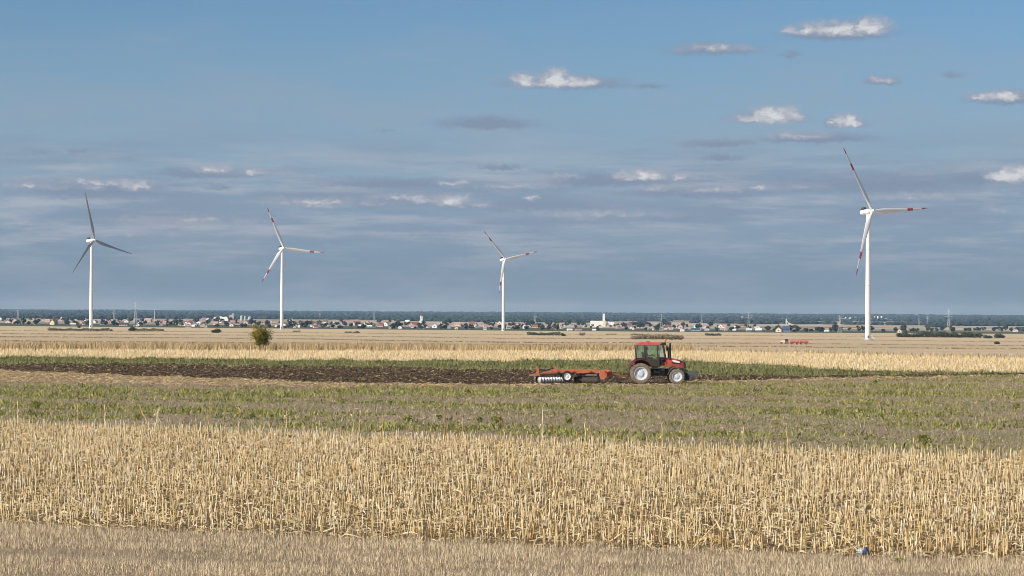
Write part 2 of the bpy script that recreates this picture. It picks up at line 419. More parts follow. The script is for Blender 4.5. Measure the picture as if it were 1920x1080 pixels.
# ------------------------------------------------------------------ object helpers
def tag(o, label=None, cat=None, group=None, kind=None):
    if label: o['label'] = label
    if cat: o['category'] = cat
    if group: o['group'] = group
    if kind: o['kind'] = kind
    return o

def empty(name, loc, rz=0.0, label=None, cat=None, group=None):
    o = bpy.data.objects.new(name, None)
    o.empty_display_size = 0.3
    COL.objects.link(o)
    o.location = tuple(loc); o.rotation_euler = (0, 0, rz)
    return tag(o, label, cat, group)

def link_mesh(name, me, mats, parent=None):
    o = bpy.data.objects.new(name, me)
    for m in (mats if isinstance(mats, (list, tuple)) else [mats]):
        if len(me.materials) < len(mats if isinstance(mats, (list, tuple)) else [mats]):
            me.materials.append(m)
    COL.objects.link(o)
    if parent is not None: o.parent = parent
    return o

def copy_tree(o, parent=None):
    c = o.copy(); COL.objects.link(c); c.parent = parent
    for ch in o.children: copy_tree(ch, c)
    return c

class MB:
    def __init__(self): self.v = []; self.f = []; self.m = []
    def add(self, vs, fs, mi=0):
        o = len(self.v); self.v += [tuple(p) for p in vs]
        for f in fs: self.f.append(tuple(i + o for i in f)); self.m.append(mi)
        return self
    def box(self, c, s, rot=None, mi=0, taper=1.0):
        hx, hy, hz = s[0] / 2, s[1] / 2, s[2] / 2
        P = [Vector((sx * hx * (taper if sz > 0 else 1), sy * hy * (taper if sz > 0 else 1), sz * hz)) for sz in (-1, 1) for sy in (-1, 1) for sx in (-1, 1)]
        if rot is not None:
            E = Euler(rot).to_matrix(); P = [E @ p for p in P]
        P = [p + Vector(c) for p in P]
        return self.add(P, [(0, 2, 3, 1), (4, 5, 7, 6), (0, 1, 5, 4), (1, 3, 7, 5), (3, 2, 6, 7), (2, 0, 4, 6)], mi)
    def bar(self, a, b, w, h=None, mi=0):
        a, b = Vector(a), Vector(b); h = h or w
        d = (b - a).normalized(); up = Vector((0, 0, 1)) if abs(d.z) < 0.95 else Vector((0, 1, 0))
        sd = d.cross(up).normalized() * (w / 2); u = sd.cross(d).normalized() * (h / 2)
        P = [p + float(x) * sd + float(y) * u for p in (a, b) for x, y in ((-1, -1), (1, -1), (1, 1), (-1, 1))]
        return self.add(P, [(3, 2, 1, 0), (4, 5, 6, 7), (0, 1, 5, 4), (1, 2, 6, 5), (2, 3, 7, 6), (3, 0, 4, 7)], mi)
    def tube(self, pts, r, n=8, mi=0):
        rs = r if isinstance(r, (list, tuple)) else [r] * len(pts)
        pts = [Vector(p) for p in pts]; P = []
        for i, p in enumerate(pts):
            d = (pts[min(i + 1, len(pts) - 1)] - pts[max(i - 1, 0)]).normalized()
            up = Vector((0, 0, 1)) if abs(d.z) < 0.9 else Vector((1, 0, 0))
            a = d.cross(up).normalized(); b = a.cross(d)
            P += [p + float(rs[i]) * (math.cos(2 * math.pi * k / n) * a + math.sin(2 * math.pi * k / n) * b) for k in range(n)]
        fs = [(i * n + k, i * n + (k + 1) % n, (i + 1) * n + (k + 1) % n, (i + 1) * n + k) for i in range(len(pts) - 1) for k in range(n)]
        fs += [tuple(range(n))[::-1], tuple((len(pts) - 1) * n + k for k in range(n))]
        return self.add(P, fs, mi)
    def prism(self, poly, y0, y1, mi=0):
        n = len(poly)
        P = [(x, y0, z) for x, z in poly] + [(x, y1, z) for x, z in poly]
        fs = [tuple(range(n)), tuple(range(2 * n - 1, n - 1, -1))] + [(i, n + i, n + (i + 1) % n, (i + 1) % n) for i in range(n)]
        return self.add(P, fs, mi)
    def lathe(self, prof, n=24, mi=0, c=(0, 0, 0), axis='y', mis=None):
        P = []
        for (r, h) in prof:
            for k in range(n):
                a = 2 * math.pi * k / n
                if axis == 'y': P.append((c[0] + r * math.cos(a), c[1] + h, c[2] + r * math.sin(a)))
                else: P.append((c[0] + r * math.cos(a), c[1] + r * math.sin(a), c[2] + h))
        o = len(self.v); self.v += P
        for i in range(len(prof) - 1):
            for k in range(n):
                self.f.append((o + i * n + k, o + i * n + (k + 1) % n, o + (i + 1) * n + (k + 1) % n, o + (i + 1) * n + k)); self.m.append(mi if mis is None else mis[i])
        return self
    def build(self, name, mats, parent=None, smooth=False, bevel=0.0):
        me = bpy.data.meshes.new(name)
        me.from_pydata(self.v, [], self.f)
        ml = mats if isinstance(mats, (list, tuple)) else [mats]
        for m in ml: me.materials.append(m)
        me.polygons.foreach_set('material_index', np.array(self.m, dtype=np.int32))
        import bmesh
        bm = bmesh.new(); bm.from_mesh(me); bmesh.ops.recalc_face_normals(bm, faces=bm.faces); bm.to_mesh(me); bm.free()
        if smooth:
            me.polygons.foreach_set('use_smooth', [True] * len(me.polygons))
            try: me.set_sharp_from_angle(angle=R(38))
            except Exception: pass
        o = bpy.data.objects.new(name, me); COL.objects.link(o)
        if parent is not None: o.parent = parent
        if bevel:
            b = o.modifiers.new('bevel', 'BEVEL'); b.width = bevel; b.segments = 2; b.limit_method = 'ANGLE'; b.angle_limit = R(40)
        return o

def bulk(name, V, polys, mat, tint=None, parent=None, smooth=False):
    """V (n,3); polys list of index arrays (m,k)"""
    me = bpy.data.meshes.new(name)
    nl = sum(p.size for p in polys); npoly = sum(p.shape[0] for p in polys)
    me.vertices.add(len(V)); me.vertices.foreach_set('co', np.ascontiguousarray(V, dtype=np.float32).ravel())
    me.loops.add(nl); me.loops.foreach_set('vertex_index', np.concatenate([p.ravel() for p in polys]).astype(np.int32))
    tot = np.concatenate([np.full(p.shape[0], p.shape[1]) for p in polys]).astype(np.int32)
    st = np.concatenate([[0], np.cumsum(tot)[:-1]]).astype(np.int32)
    me.polygons.add(npoly); me.polygons.foreach_set('loop_start', st)
    try: me.polygons.foreach_set('loop_total', tot)
    except Exception: pass
    if smooth: me.polygons.foreach_set('use_smooth', np.ones(npoly, dtype=bool))
    me.update(calc_edges=True)
    if tint is not None:
        a = me.attributes.new('tint', 'FLOAT', 'POINT'); a.data.foreach_set('value', np.asarray(tint, dtype=np.float32))
    me.materials.append(mat)
    o = bpy.data.objects.new(name, me); COL.objects.link(o)
    if parent is not None: o.parent = parent
    return o

def blades(P, h, w, lean, tint, rng, az=None):
    """pointed blades of two segments; P (n,3)"""
    n = len(P)
    a = rng.uniform(0, 2 * np.pi, n) if az is None else az
    la = rng.uniform(0, 2 * np.pi, n)
    side = np.stack([np.cos(a), np.sin(a), np.zeros(n)], 1) * (w / 2)[:, None]
    ld = np.stack([np.cos(la), np.sin(la), np.zeros(n)], 1) * (lean * h)[:, None]
    up = np.zeros((n, 3)); up[:, 2] = h
    mid = P + up * 0.55 + ld * 0.3
    tip = P + up * np.sqrt(np.clip(1 - 0.5 * lean ** 2, 0.1, 1))[:, None] + ld
    V = np.stack([P - side, P + side, mid + side * 0.8, mid - side * 0.8, tip], 1).reshape(-1, 3)
    b = np.arange(n)[:, None] * 5
    return V, [b + np.array([[0, 1, 2, 3]]), b + np.array([[3, 2, 4]])], np.repeat(tint, 5)

def stalks(P, h, r, lean, tint, rng, k=5, la=None, knees=True):
    n = len(P)
    la = rng.uniform(0, 2 * np.pi, n) if la is None else la
    ax = np.stack([np.cos(la) * np.sin(lean), np.sin(la) * np.sin(lean), np.cos(lean)], 1)
    rings = [(0.0, 1.0), (0.5, 0.9), (1.0, 0.8)] if knees else [(0.0, 1.0), (1.0, 0.75)]
    ph = rng.uniform(0, 2 * np.pi, n)
    Vs = []
    kink = rng.normal(0, 0.05, (n, 2))
    for i, (t, rr) in enumerate(rings):
        c = P + ax * (h * t)[:, None]
        if i == 1 and knees: c[:, :2] += kink * h[:, None]
        for j in range(k):
            an = ph + 2 * np.pi * j / k
            q = c + np.stack([np.cos(an), np.sin(an), np.zeros(n)], 1) * (r * rr)[:, None]
            if i == len(rings) - 1: q[:, 2] += np.cos(an - ph) * r * 0.8       # slanting cut
            Vs.append(q)
    V = np.stack(Vs, 1).reshape(-1, 3)
    nv = k * len(rings); b = np.arange(n)[:, None] * nv
    polys = []
    for i in range(len(rings) - 1):
        for j in range(k):
            polys.append(b + np.array([[i * k + j, i * k + (j + 1) % k, (i + 1) * k + (j + 1) % k, (i + 1) * k + j]]))
    polys.append(b + np.arange((len(rings) - 1) * k, nv)[None, :])
    return V, polys, np.repeat(tint, nv)

def strips(P, ln, w, tint, rng, curl=0.35, zlift=0.02, az=None):
    """curled leaf and husk pieces lying on the ground, three segments"""
    n = len(P)
    a = rng.uniform(0, 2 * np.pi, n) if az is None else az
    d = np.stack([np.cos(a), np.sin(a), np.zeros(n)], 1)
    s = np.stack([-np.sin(a), np.cos(a), rng.normal(0, 0.6, n)], 1); s /= np.linalg.norm(s, axis=1)[:, None]
    zz = rng.uniform(0, 1, (n, 4)) * (curl * ln)[:, None] * np.array([0.15, 0.6, 0.8, 0.3]) + zlift
    Vs = []
    for i, t in enumerate((-0.5, -0.15, 0.2, 0.5)):
        c = P + d * (ln * t)[:, None]; c[:, 2] += zz[:, i]
        ww = (w * (0.6, 1, 0.9, 0.25)[i] / 2)[:, None]
        Vs += [c - s * ww, c + s * ww]
    V = np.stack(Vs, 1).reshape(-1, 3); b = np.arange(n)[:, None] * 8
    return V, [b + np.array([[i * 2, i * 2 + 1, i * 2 + 3, i * 2 + 2]]) for i in range(3)], np.repeat(tint, 8)

def join(parts):
    Vs, Ps, Ts, o = [], [], [], 0
    for V, P, T in parts:
        Vs.append(V); Ts.append(T); Ps += [p + o for p in P]; o += len(V)
    return np.concatenate(Vs), Ps, np.concatenate(Ts)

# ------------------------------------------------------------------ field boundaries (traced once, then fixed on the ground)
class Edge:
    def __init__(self, pts, rag=0.0, seed=1):
        xs = [p[0] for p in pts]; ys = [p[1] for p in pts]
        cols = np.linspace(-760, 2680, 87 if rag == 0 else 420)
        sl0 = (ys[1] - ys[0]) / (xs[1] - xs[0]) ; sl1 = (ys[-1] - ys[-2]) / (xs[-1] - xs[-2])
        yy = np.interp(cols, xs, ys)
        yy = np.where(cols < xs[0], ys[0] + 0.6 * sl0 * (cols - xs[0]), yy)
        yy = np.where(cols > xs[-1], ys[-1] + 0.6 * sl1 * (cols - xs[-1]), yy)
        if rag: yy = yy + rag * 2 * (fbm(cols / 34.0, cols * 0 + seed, seed, 4) - .5)
        W = np.array([hit(c, y) for c, y in zip(cols, yy)])
        self.s = W[:, 0] / W[:, 1]; self.y = W[:, 1]
    def __call__(self, s): return np.interp(s, self.s, self.y)
class Flat:
    def __init__(self, y): self.yv = y
    def __call__(self, s): return np.zeros_like(np.asarray(s, float)) + self.yv

E0 = Flat(30.0)
E1 = Edge([(0, 988), (480, 1004), (960, 1022), (1440, 1037), (1920, 1052)], 6.0, 3)      # cereal stubble | corn stubble
E2 = Edge([(0, 797), (480, 812), (960, 829), (1440, 847), (1920, 860)], 1.6, 14)          # corn stubble | weeds
E3 = Edge([(0, 714), (300, 722), (600, 727), (960, 725), (1200, 722), (1440, 718), (1700, 709), (1920, 706)], 5, 21)
E4 = Edge([(0, 694), (300, 705), (480, 712), (700, 719), (960, 721), (1200, 719), (1440, 712), (1660, 706.5), (1920, 703)], 3.0, 28)
E5 = Edge([(0, 681), (300, 683), (480, 685), (700, 687), (960, 693), (1150, 699), (1300, 704), (1440, 705), (1660, 702), (1920, 699.5)], 4.0, 35)
E6 = Edge([(0, 668), (200, 671), (480, 674), (700, 676), (960, 677), (1200, 676), (1300, 677), (1440, 684), (1560, 692), (1700, 698), (1920, 698)], 3.5, 42)
E7 = Edge([(0, 657), (480, 658.5), (960, 659.5), (1300, 660), (1500, 663), (1700, 668), (1920, 673)], 1.6, 49)
E8 = Edge([(0, 645), (480, 647), (960, 649), (1440, 651.5), (1920, 657)], 1.0, 56)
E9 = Edge([(0, 632), (480, 635), (960, 643), (1440, 644.5), (1920, 649)], 0.8, 63)
E10 = Edge([(0, 626.5), (480, 629), (960, 635), (1440, 636), (1920, 641.5)], 0.6, 70)
E11 = Edge([(0, 620.5), (480, 623.5), (960, 628), (1440, 629.5), (1920, 635)], 0.6, 77)
E12 = Edge([(0, 611), (480, 615.5), (960, 620), (1440, 623.5), (1920, 626)])

def strip_mesh(name, ea, eb, mat, nd, label, cat='field', dz=0.0, smax=0.386, ns=120, disp=None):
    s = np.linspace(-smax, smax, ns); t = np.linspace(0, 1, nd)
    ya, yb = ea(s), eb(s)
    Y = ya[None, :] * (yb / ya)[None, :] ** t[:, None]
    X = Y * s[None, :]
    Z = gz(X, Y) + dz
    if disp is not None: Z = Z + disp(X, Y) * np.minimum(1, np.minimum(t, 1 - t) * 8)[:, None]
    V = np.stack([X, Y, Z], -1).reshape(-1, 3)
    i = np.arange(nd - 1)[:, None] * ns + np.arange(ns - 1)[None, :]
    i = i.ravel()
    q = np.stack([i, i + 1, i + ns + 1, i + ns], 1)
    o = bulk(name, V, [q], mat, smooth=True)
    return tag(o, label, cat, kind='structure')

# base sheet reaching the horizon, a little under the field sheets
def base_ground():
    ys = np.concatenate([[-1500, -300, 0], np.exp(np.linspace(math.log(30), math.log(41000), 170))])
    s = np.linspace(-0.75, 0.75, 61)
    X = np.maximum(np.abs(ys), 400)[:, None] * s[None, :] * 1.0
    Y = np.repeat(ys[:, None], len(s), 1)
    Z = gz(X, Y)
    Z = Z - np.where(Y < 5200, 0.35, 0.0)
    V = np.stack([X, Y, Z], -1).reshape(-1, 3); ns = len(s)
    i = (np.arange(len(ys) - 1)[:, None] * ns + np.arange(ns - 1)[None, :]).ravel()
    o = bulk('ground', V, [np.stack([i, i + 1, i + ns + 1, i + ns], 1)], gm_plain, smooth=True)
    tag(o, 'wide flat plain of pale harvested fields stretching to the horizon', 'plain', kind='structure')
base_ground()
strip_mesh('cereal_stubble_field', E0, E1, gm_wheat, 30, 'grey-brown strip of short cereal stubble along the bottom of the photo')
strip_mesh('corn_stubble_field', E1, E2, gm_corn, 60, 'ground of the broad golden corn stubble field, littered with husks', disp=lambda X, Y: 0.05 * (fbm(X * 1.2, Y * 1.2, 3) - 0.5), ns=220)
strip_mesh('weedy_field', E2, E3, gm_weed, 60, 'greyish fallow field with green weeds between corn stubble and tractor', disp=lambda X, Y: 0.10 * (fbm(X * .8, Y * .8, 5) - 0.5), ns=220)
strip_mesh('corn_trash_strip', E3, E4, gm_trash, 14, 'light brown strip of trampled corn trash in front of the ploughed soil', dz=0.004)
strip_mesh('ploughed_strip', E4, E5, gm_plough, 40, 'dark freshly tilled strip of soil behind the tractor', ns=420, disp=lambda X, Y: 0.22 * (fbm(X * .35, Y * 1.1, 9) - 0.5))
strip_mesh('green_strip', E5, E6, gm_green, 20, 'green grassy strip beyond the dark tilled soil', dz=0.004)
strip_mesh('straw_stubble_field', E6, E7, gm_straw, 20, 'pale straw stubble band just beyond the green strip')
strip_mesh('ripe_crop_field', E7, E8, gm_tan, 16, 'ground of the standing dry crop strip behind the lone tree')
strip_mesh('far_straw_field', E8, E9, gm_straw, 16, 'pale straw coloured field behind the standing dry crop')
strip_mesh('far_tan_field', E9, E10, gm_tan, 16, 'narrow tan field behind the far red trailers')
strip_mesh('far_grey_field', E10, E11, gm_pale, 16, 'greyish pale stubble field in the middle distance')
strip_mesh('far_pale_field', E11, E12, gm_pale, 20, 'pale fields in front of the village')
strip_mesh('village_land', E12, Flat(5600), gm_meadow, 20, 'dull green land the village stands on')

# ------------------------------------------------------------------ scatter: which points lie in a field
class Off:
    def __init__(self, e, d): self.e = e; self.d = d
    def __call__(self, s): return self.e(s) + self.d
class Mul:
    def __init__(self, e, d): self.e = e; self.d = d
    def __call__(self, s): return self.e(s) * self.d
def scatter(ea, eb, density, rng, smax=0.27, margin=0.0):
    ss = np.linspace(-smax, smax, 60)
    y0, y1 = float(ea(ss).min()), float(eb(ss).max())
    area = smax * (y1 ** 2 - y0 ** 2)
    n = int(area * density)
    y = np.sqrt(rng.uniform(y0 ** 2, y1 ** 2, n)); s = rng.uniform(-smax, smax, n)
    k = (y > ea(s) + margin) & (y < eb(s) - margin)
    return s[k] * y[k], y[k]
def P3(x, y, dz=0.0): return np.stack([x, y, gz(x, y) + dz], 1)

# ------------------------------------------------------------------ cereal stubble (bottom of the frame)
rng = np.random.default_rng(1)
x, y = scatter(Flat(43.0), E1, 470, rng, smax=.25, margin=-0.25)
den = np.clip((fbm(x * 0.35, y * 1.5 + 0.40 * x, 21) - .5) * 2.0 + .5 + .35 * (fbm(x * 2.2, y * 2.2, 25) - .5), 0, 1)
k = rng.uniform(0, 1, len(x)) < 0.25 + 1.1 * den
x, y, den = x[k], y[k], den[k]
h = rng.gamma(6, 1 / 6, len(x)) * (0.06 + 0.09 * den)
V, Pp, T = blades(P3(x, y, -0.005), h, rng.uniform(0.0045, 0.010, len(x)), np.abs(rng.normal(0.15, 0.32, len(x))), np.clip(rng.normal(0.52, 0.28, len(x)) + 0.3 * (den - .5), 0, 1), rng)
tag(bulk('cereal_stubble', V, Pp, mt_wheat, T), 'short grey-brown cereal stubble filling the bottom edge of the photo', 'stubble', kind='stuff')

# ------------------------------------------------------------------ corn stubble
rng = np.random.default_rng(2)
rowa = math.atan(-0.25)
cx, sx_ = math.cos(rowa), math.sin(rowa)
uu = np.arange(-60, 60, 0.14); vv = np.arange(30, 130, 0.70)
U_, V_ = np.meshgrid(uu, vv)
U_ = U_ + rng.normal(0, 0.06, U_.shape); V_ = V_ + rng.normal(0, 0.035, V_.shape)
x = (U_ * cx - V_ * sx_).ravel(); y = (U_ * sx_ + V_ * cx).ravel()
s = x / np.maximum(y, 1)
k = (np.abs(s) < 0.27) & (y > E1(s) + 0.05) & (y < E2(s) - 0.1) & (rng.uniform(0, 1, len(x)) < 0.55 + 0.75 * fbm(x * .35, y * .35, 31))
x, y = x[k], y[k]
n = len(x)
h = np.clip(rng.normal(0.305, 0.10, n) + 0.14 * (fbm(x * .3, y * .3, 33) - .5), 0.10, 0.75)
r = rng.uniform(0.0075, 0.0145, n)
lean = np.abs(rng.normal(0, 0.07, n)); broken = rng.uniform(0, 1, n) < 0.075
lean[broken] = rng.uniform(0.4, 1.25, broken.sum()); h[broken] *= rng.uniform(1.0, 1.9, broken.sum())
tint = np.clip(rng.normal(0.70, 0.22, n), 0, 1)
vis = np.abs(x / y) < 0.208
order = np.argsort(np.where(vis, y - 12 * h, 1e6))
near = np.zeros(n, bool); near[order[:280]] = True
far = ~near
V, Pp, T = stalks(P3(x, y, -0.01)[far], h[far], r[far], lean[far], tint[far], rng)
tag(bulk('corn_stubble', V, Pp, mt_stalk, T), 'upright cut corn stalks filling the golden field behind the front rows', 'corn stubble', kind='stuff')
# husk, leaf and stalk litter
xl, yl = scatter(E1, E2, 36, rng)
den = fbm(xl * 0.7, yl * 0.7, 41)
k = rng.uniform(0, 1, len(xl)) < 0.35 + den
xl, yl = xl[k], yl[k]; n2 = len(xl)
a = strips(P3(xl, yl), rng.gamma(3, 0.07, n2) + 0.05, rng.uniform(0.015, 0.05, n2), np.clip(rng.normal(.60, .28, n2), 0, 1), rng)
xb, yb = scatter(E1, E2, 1.4, rng); n3 = len(xb)
b_ = stalks(P3(xb, yb, 0.03), rng.uniform(0.25, 0.8, n3), rng.uniform(0.008, 0.015, n3), rng.uniform(1.35, 1.56, n3), np.clip(rng.normal(.55, .25, n3), 0, 1), rng, knees=False)
xg, yg = scatter(E1, E2, 2.2, rng); n4 = len(xg)
c_ = blades(P3(xg, yg), rng.uniform(0.1, 0.4, n4), rng.uniform(0.012, 0.035, n4), rng.uniform(0.3, 1.1, n4), np.clip(rng.normal(.5, .25, n4), 0, 1), rng)
V, Pp, T = join([a, b_, c_])
tag(bulk('corn_litter', V, Pp, mt_leaf, T), 'broken corn leaves and husks strewn between the cut stalks', 'litter', kind='stuff')
# small green regrowth between the front rows
xg, yg = scatter(E1, E2, 1.2, rng)
k = (fbm(xg * .45, yg * .45, 57) > 0.60) & (yg < E1(xg / yg) + 12); xg, yg = np.repeat(xg[k], 5), np.repeat(yg[k], 5); n4 = len(xg)
V, Pp, T = blades(P3(xg + rng.normal(0, .06, n4), yg + rng.normal(0, .06, n4)), rng.uniform(0.05, 0.14, n4), rng.uniform(0.012, 0.03, n4), rng.uniform(0.2, 1.0, n4), rng.uniform(.2, 1, n4), rng)
tag(bulk('green_regrowth', V, Pp, mt_grass, T), 'small green seedlings sprouting between the front corn rows', 'seedlings', kind='stuff')

# the front stalks one by one
def stalk_mesh(seed, H=0.42, tall=False):
    g = random.Random(seed); mb = MB()
    rr = g.uniform(0.011, 0.0175)
    nn = 4 if not tall else 7
    pts, rad = [], []
    bx = by = 0
    for i in range(nn):
        t = i / (nn - 1)
        pts += [(bx, by, t * H)]; rad += [rr * (1.12 - .35 * t) * (1.12 if i % 2 else 0.95)]
        bx += g.gauss(0, .012 * H); by += g.gauss(0, .012 * H)
    mb.tube(pts, rad, 7)
    for j in range(g.choice((1, 1, 2)) if not tall else 3):        # dry sheath hanging from a node
        z0 = H * g.uniform(.35, .9); a = g.uniform(0, 6.28); ln = g.uniform(.10, .24)
        d = Vector((math.cos(a), math.sin(a), 0)); sd = Vector((-d.y, d.x, 0)) * g.uniform(.010, .022)
        p0 = Vector((0, 0, z0)) + d * rr; p1 = p0 + d * ln * .4 + Vector((0, 0, ln * .15)); p2 = p0 + d * ln * .7 - Vector((0, 0, ln * .55))
        mb.add([p0 - sd, p0 + sd, p1 + sd * 1.2, p1 - sd * 1.2, p2], [(0, 1, 2, 3), (3, 2, 4)])
    if tall:                                                      # ragged tassel or husk at the top
        for j in range(5):
            a = g.uniform(0, 6.28); d = Vector((math.cos(a) * .4, math.sin(a) * .4, g.uniform(.2, 1))).normalized()
            p0 = Vector(pts[-1]); sd = d.cross(Vector((0, 0, 1))).normalized() * .012
            mb.add([p0 - sd, p0 + sd, p0 + d * g.uniform(.1, .22)], [(0, 1, 2)])
    me_o = mb.build('corn_stalk', mt_stalk_o, smooth=True)
    me = me_o.data; bpy.data.objects.remove(me_o)
    return me
SM = [stalk_mesh(100 + i) for i in range(9)]
idx = np.where(near)[0]
for q, i in enumerate(idx):
    o = bpy.data.objects.new('corn_stalk', SM[q % 9]); COL.objects.link(o)
    o.location = (x[i], y[i], float(gz(x[i], y[i])) - 0.01)
    sc = h[i] / 0.42; o.scale = (1.0, 1.0, sc)
    la = random.uniform(0, 6.28)
    o.rotation_euler = Euler((math.cos(la) * lean[i], math.sin(la) * lean[i], random.uniform(0, 6.28)))
    third = 'left' if x[i] / y[i] < -.07 else ('middle' if x[i] / y[i] < .07 else 'right')
    kindw = 'snapped leaning' if lean[i] > .35 else ('short upright' if h[i] < .36 else 'tall upright')
    tag(o, '%s cut corn stalk in the front rows, %s third of the photo' % (kindw, third), 'corn stalk', 'cut corn stalks in the front rows')
# taller stalks left standing along the far edge of the corn stubble
TM = [stalk_mesh(300 + i, 1.0, True) for i in range(5)]
tall = [(34, 752, 797, 0), (100, 765, 800, -8), (283, 765, 806, -22), (305, 768, 806, -24), (146, 757, 803, 3), (197, 759, 803, 0), (388, 758, 808, 12), (290, 768, 808, 14),
        (535, 770, 815, 0), (487, 786, 812, -30), (673, 770, 815, 6), (718, 782, 818, 0), (835, 766, 824, 2), (858, 778, 826, -5), (868, 782, 826, 4), (943, 786, 828, -6), (1017, 766, 830, 0), (1041, 800, 833, 0),
        (1110, 796, 835, -12), (1082, 808, 834, 6), (1154, 800, 838, 0), (1243, 796, 842, -3), (1478, 800, 850, 0), (1390, 800, 848, 2), (1318, 808, 845, 0), (1716, 822, 855, 0), (1822, 824, 858, 3), (1098, 790, 836, 3), (660, 768, 816, 0)]
for q, (px, pt, pb, ln) in enumerate(tall):
    p = hit(px, pb); hh = (pb - pt) * p[1] / F_PX / math.cos(R(ln))
    o = bpy.data.objects.new('tall_corn_stalk', TM[q % 5]); COL.objects.link(o)
    o.location = p; o.scale = (1.6, 1.6, hh); o.rotation_euler = Euler((random.uniform(-.05, .05), R(ln), random.uniform(0, .3)))
    tag(o, 'tall ragged corn stalk standing above the far edge of the stubble', 'corn stalk', 'tall stalks along the far edge of the corn stubble')

# ------------------------------------------------------------------ weeds
rng = np.random.default_rng(3)
def band(x, y):   # weed cover: streaks along the rows
    u = x * math.cos(rowa) + y * math.sin(rowa); v = -x * math.sin(rowa) + y * math.cos(rowa)
    return fbm(u * 0.07, v * 0.20, 51, 3) * 0.65 + fbm(u * .35, v * .5, 55, 3) * 0.35
xc, yc = scatter(E2, E3, 4.6, rng)
bd = band(xc, yc)
k = rng.uniform(0, 1, len(xc)) < np.clip((bd - 0.425) * 9, 0.08, 1)
xc, yc, bd = xc[k], yc[k], bd[k]
nb = 8
sz = rng.gamma(4, 0.25, len(xc)) * (0.55 + 0.9 * np.clip((bd - .4) * 4, 0, 1))
px_ = np.repeat(xc, nb); py_ = np.repeat(yc, nb); szr = np.repeat(sz, nb); n = len(px_)
ct = np.repeat(np.clip(rng.normal(.5, .2, len(xc)), 0, 1), nb)
V, Pp, T = blades(P3(px_ + rng.normal(0, .11, n) * szr, py_ + rng.normal(0, .11, n) * szr, -.03), szr * rng.uniform(.06, .17, n), rng.uniform(.035, .085, n), rng.uniform(.3, 1.3, n), np.clip(ct + rng.normal(0.05, .2, n), 0, 1), rng)
tag(bulk('green_weeds', V, Pp, mt_grass, T), 'patchy green weeds growing over the fallow field', 'weeds', kind='stuff')
xc, yc = scatter(E2, E3, 12.0, rng); n = len(xc)
V1 = blades(P3(xc, yc, -.02), rng.gamma(4, .045, n), rng.uniform(.012, .03, n), rng.uniform(.2, 1.2, n), np.clip(rng.normal(.5, .25, n), 0, 1), rng)
xc, yc = scatter(E2, E3, 3.0, rng); n = len(xc)
V2 = strips(P3(xc, yc), rng.uniform(.1, .4, n), rng.uniform(.015, .04, n), np.clip(rng.normal(.6, .25, n), 0, 1), rng)
V, Pp, T = join([V1, V2])
tag(bulk('dry_weeds', V, Pp, mt_dry, T), 'withered grey-brown weeds and straw over the fallow field', 'dry weeds', kind='stuff')

# single leafy plants that stand out
def leafy(name, loc, hgt, wid, label, seed, group=None):
    g = np.random.default_rng(seed)
    root = empty(name, loc, 0, label, 'weed', group)
    mb = MB()
    for j in range(6):
        a = j * 1.05 + g.uniform(0, .5)
        mb.tube([(0, 0, 0), (math.cos(a) * wid * .2, math.sin(a) * wid * .2, hgt * .5), (math.cos(a) * wid * .42, math.sin(a) * wid * .42, hgt * .85)], [.012, .008, .004], 5)
    mb.build('stem', MATS['weed_leaf'], root)
    n = 160
    t = g.uniform(0, 1, n) ** .6; a = g.uniform(0, 6.28, n)
    rr = wid * .5 * np.sqrt(g.uniform(0, 1, n)) * (1.15 - .5 * t)
    P = np.stack([rr * np.cos(a), rr * np.sin(a), hgt * .85 * t], 1)
    V, Pp, T = blades(P, g.uniform(.08, .2, n) * hgt / .6, g.uniform(.03, .07, n), g.uniform(.4, 1.2, n), np.clip(g.normal(.5, .22, n), 0, 1), g)
    bulk('foliage', V, Pp, mt_grass, T, root)
    return root
for q, (px, py, hh, ww, lb) in enumerate([
    (931, 794, .42, .95, 'dark green leafy weed clump, widest one just behind the corn stubble'),
    (898, 793, .36, .45, 'small dark green weed left of the widest weed clump'),
    (823, 786, .28, .45, 'low green weed clump two plants left of the widest weed clump'),
    (765, 792, .40, .62, 'dark green weed clump leftmost of the middle row behind the corn stubble'),
    (1066, 796, .40, .48, 'dark green weed standing right of the widest weed clump'),
    (1563, 778, .42, .55, 'dark bushy weed on bare soil right of the tractor, lower one'),
    (1641, 722, .45, .55, 'dark green weed at the far edge of the weedy field, right of the tractor'),
    (258, 790, .45, .55, 'dark green weed at the left of the corn stubble back edge'),
    (470, 786, .35, .60, 'green weed behind the corn stubble below the lone tree'),
    (68, 768, .55, .80, 'bushy green weed near the left border behind tall corn stalks'),
    (1733, 836, .55, .95, 'bright green weed clump touching the corn stubble at the right'),
    (1905, 768, .45, .55, 'dark weed at the right border of the weedy field')]):
    leafy('weed_plant', hit(px, py), hh * .85, ww * .8, lb, 70 + q)

# ------------------------------------------------------------------ corn trash, clods, grass strip, straw stubs, standing crop
rng = np.random.default_rng(4)
xc, yc = scatter(E3, E4, 9, rng); n = len(xc)
V1 = strips(P3(xc, yc, 0.0), rng.uniform(.15, .5, n), rng.uniform(.02, .06, n), np.clip(rng.normal(.5, .25, n), 0, 1), rng)
xc, yc = scatter(E4, E5, 0.6, rng); n = len(xc)
V2 = strips(P3(xc, yc, .08), rng.uniform(.10, .38, n), rng.uniform(.02, .05, n), np.clip(rng.normal(.5, .22, n), 0, 1), rng)
xc, yc = scatter(E4, E5, 2.0, rng); n = len(xc)
V3 = strips(P3(xc, yc, .06), rng.uniform(.08, .25, n), rng.uniform(.02, .04, n), np.clip(rng.normal(.35, .2, n), 0, 1), rng)
V, Pp, T = join([V1, V2, V3])
tag(bulk('corn_trash', V, Pp, mt_leaf, T), 'straw and corn trash lying along the tilled soil', 'straw', kind='stuff')
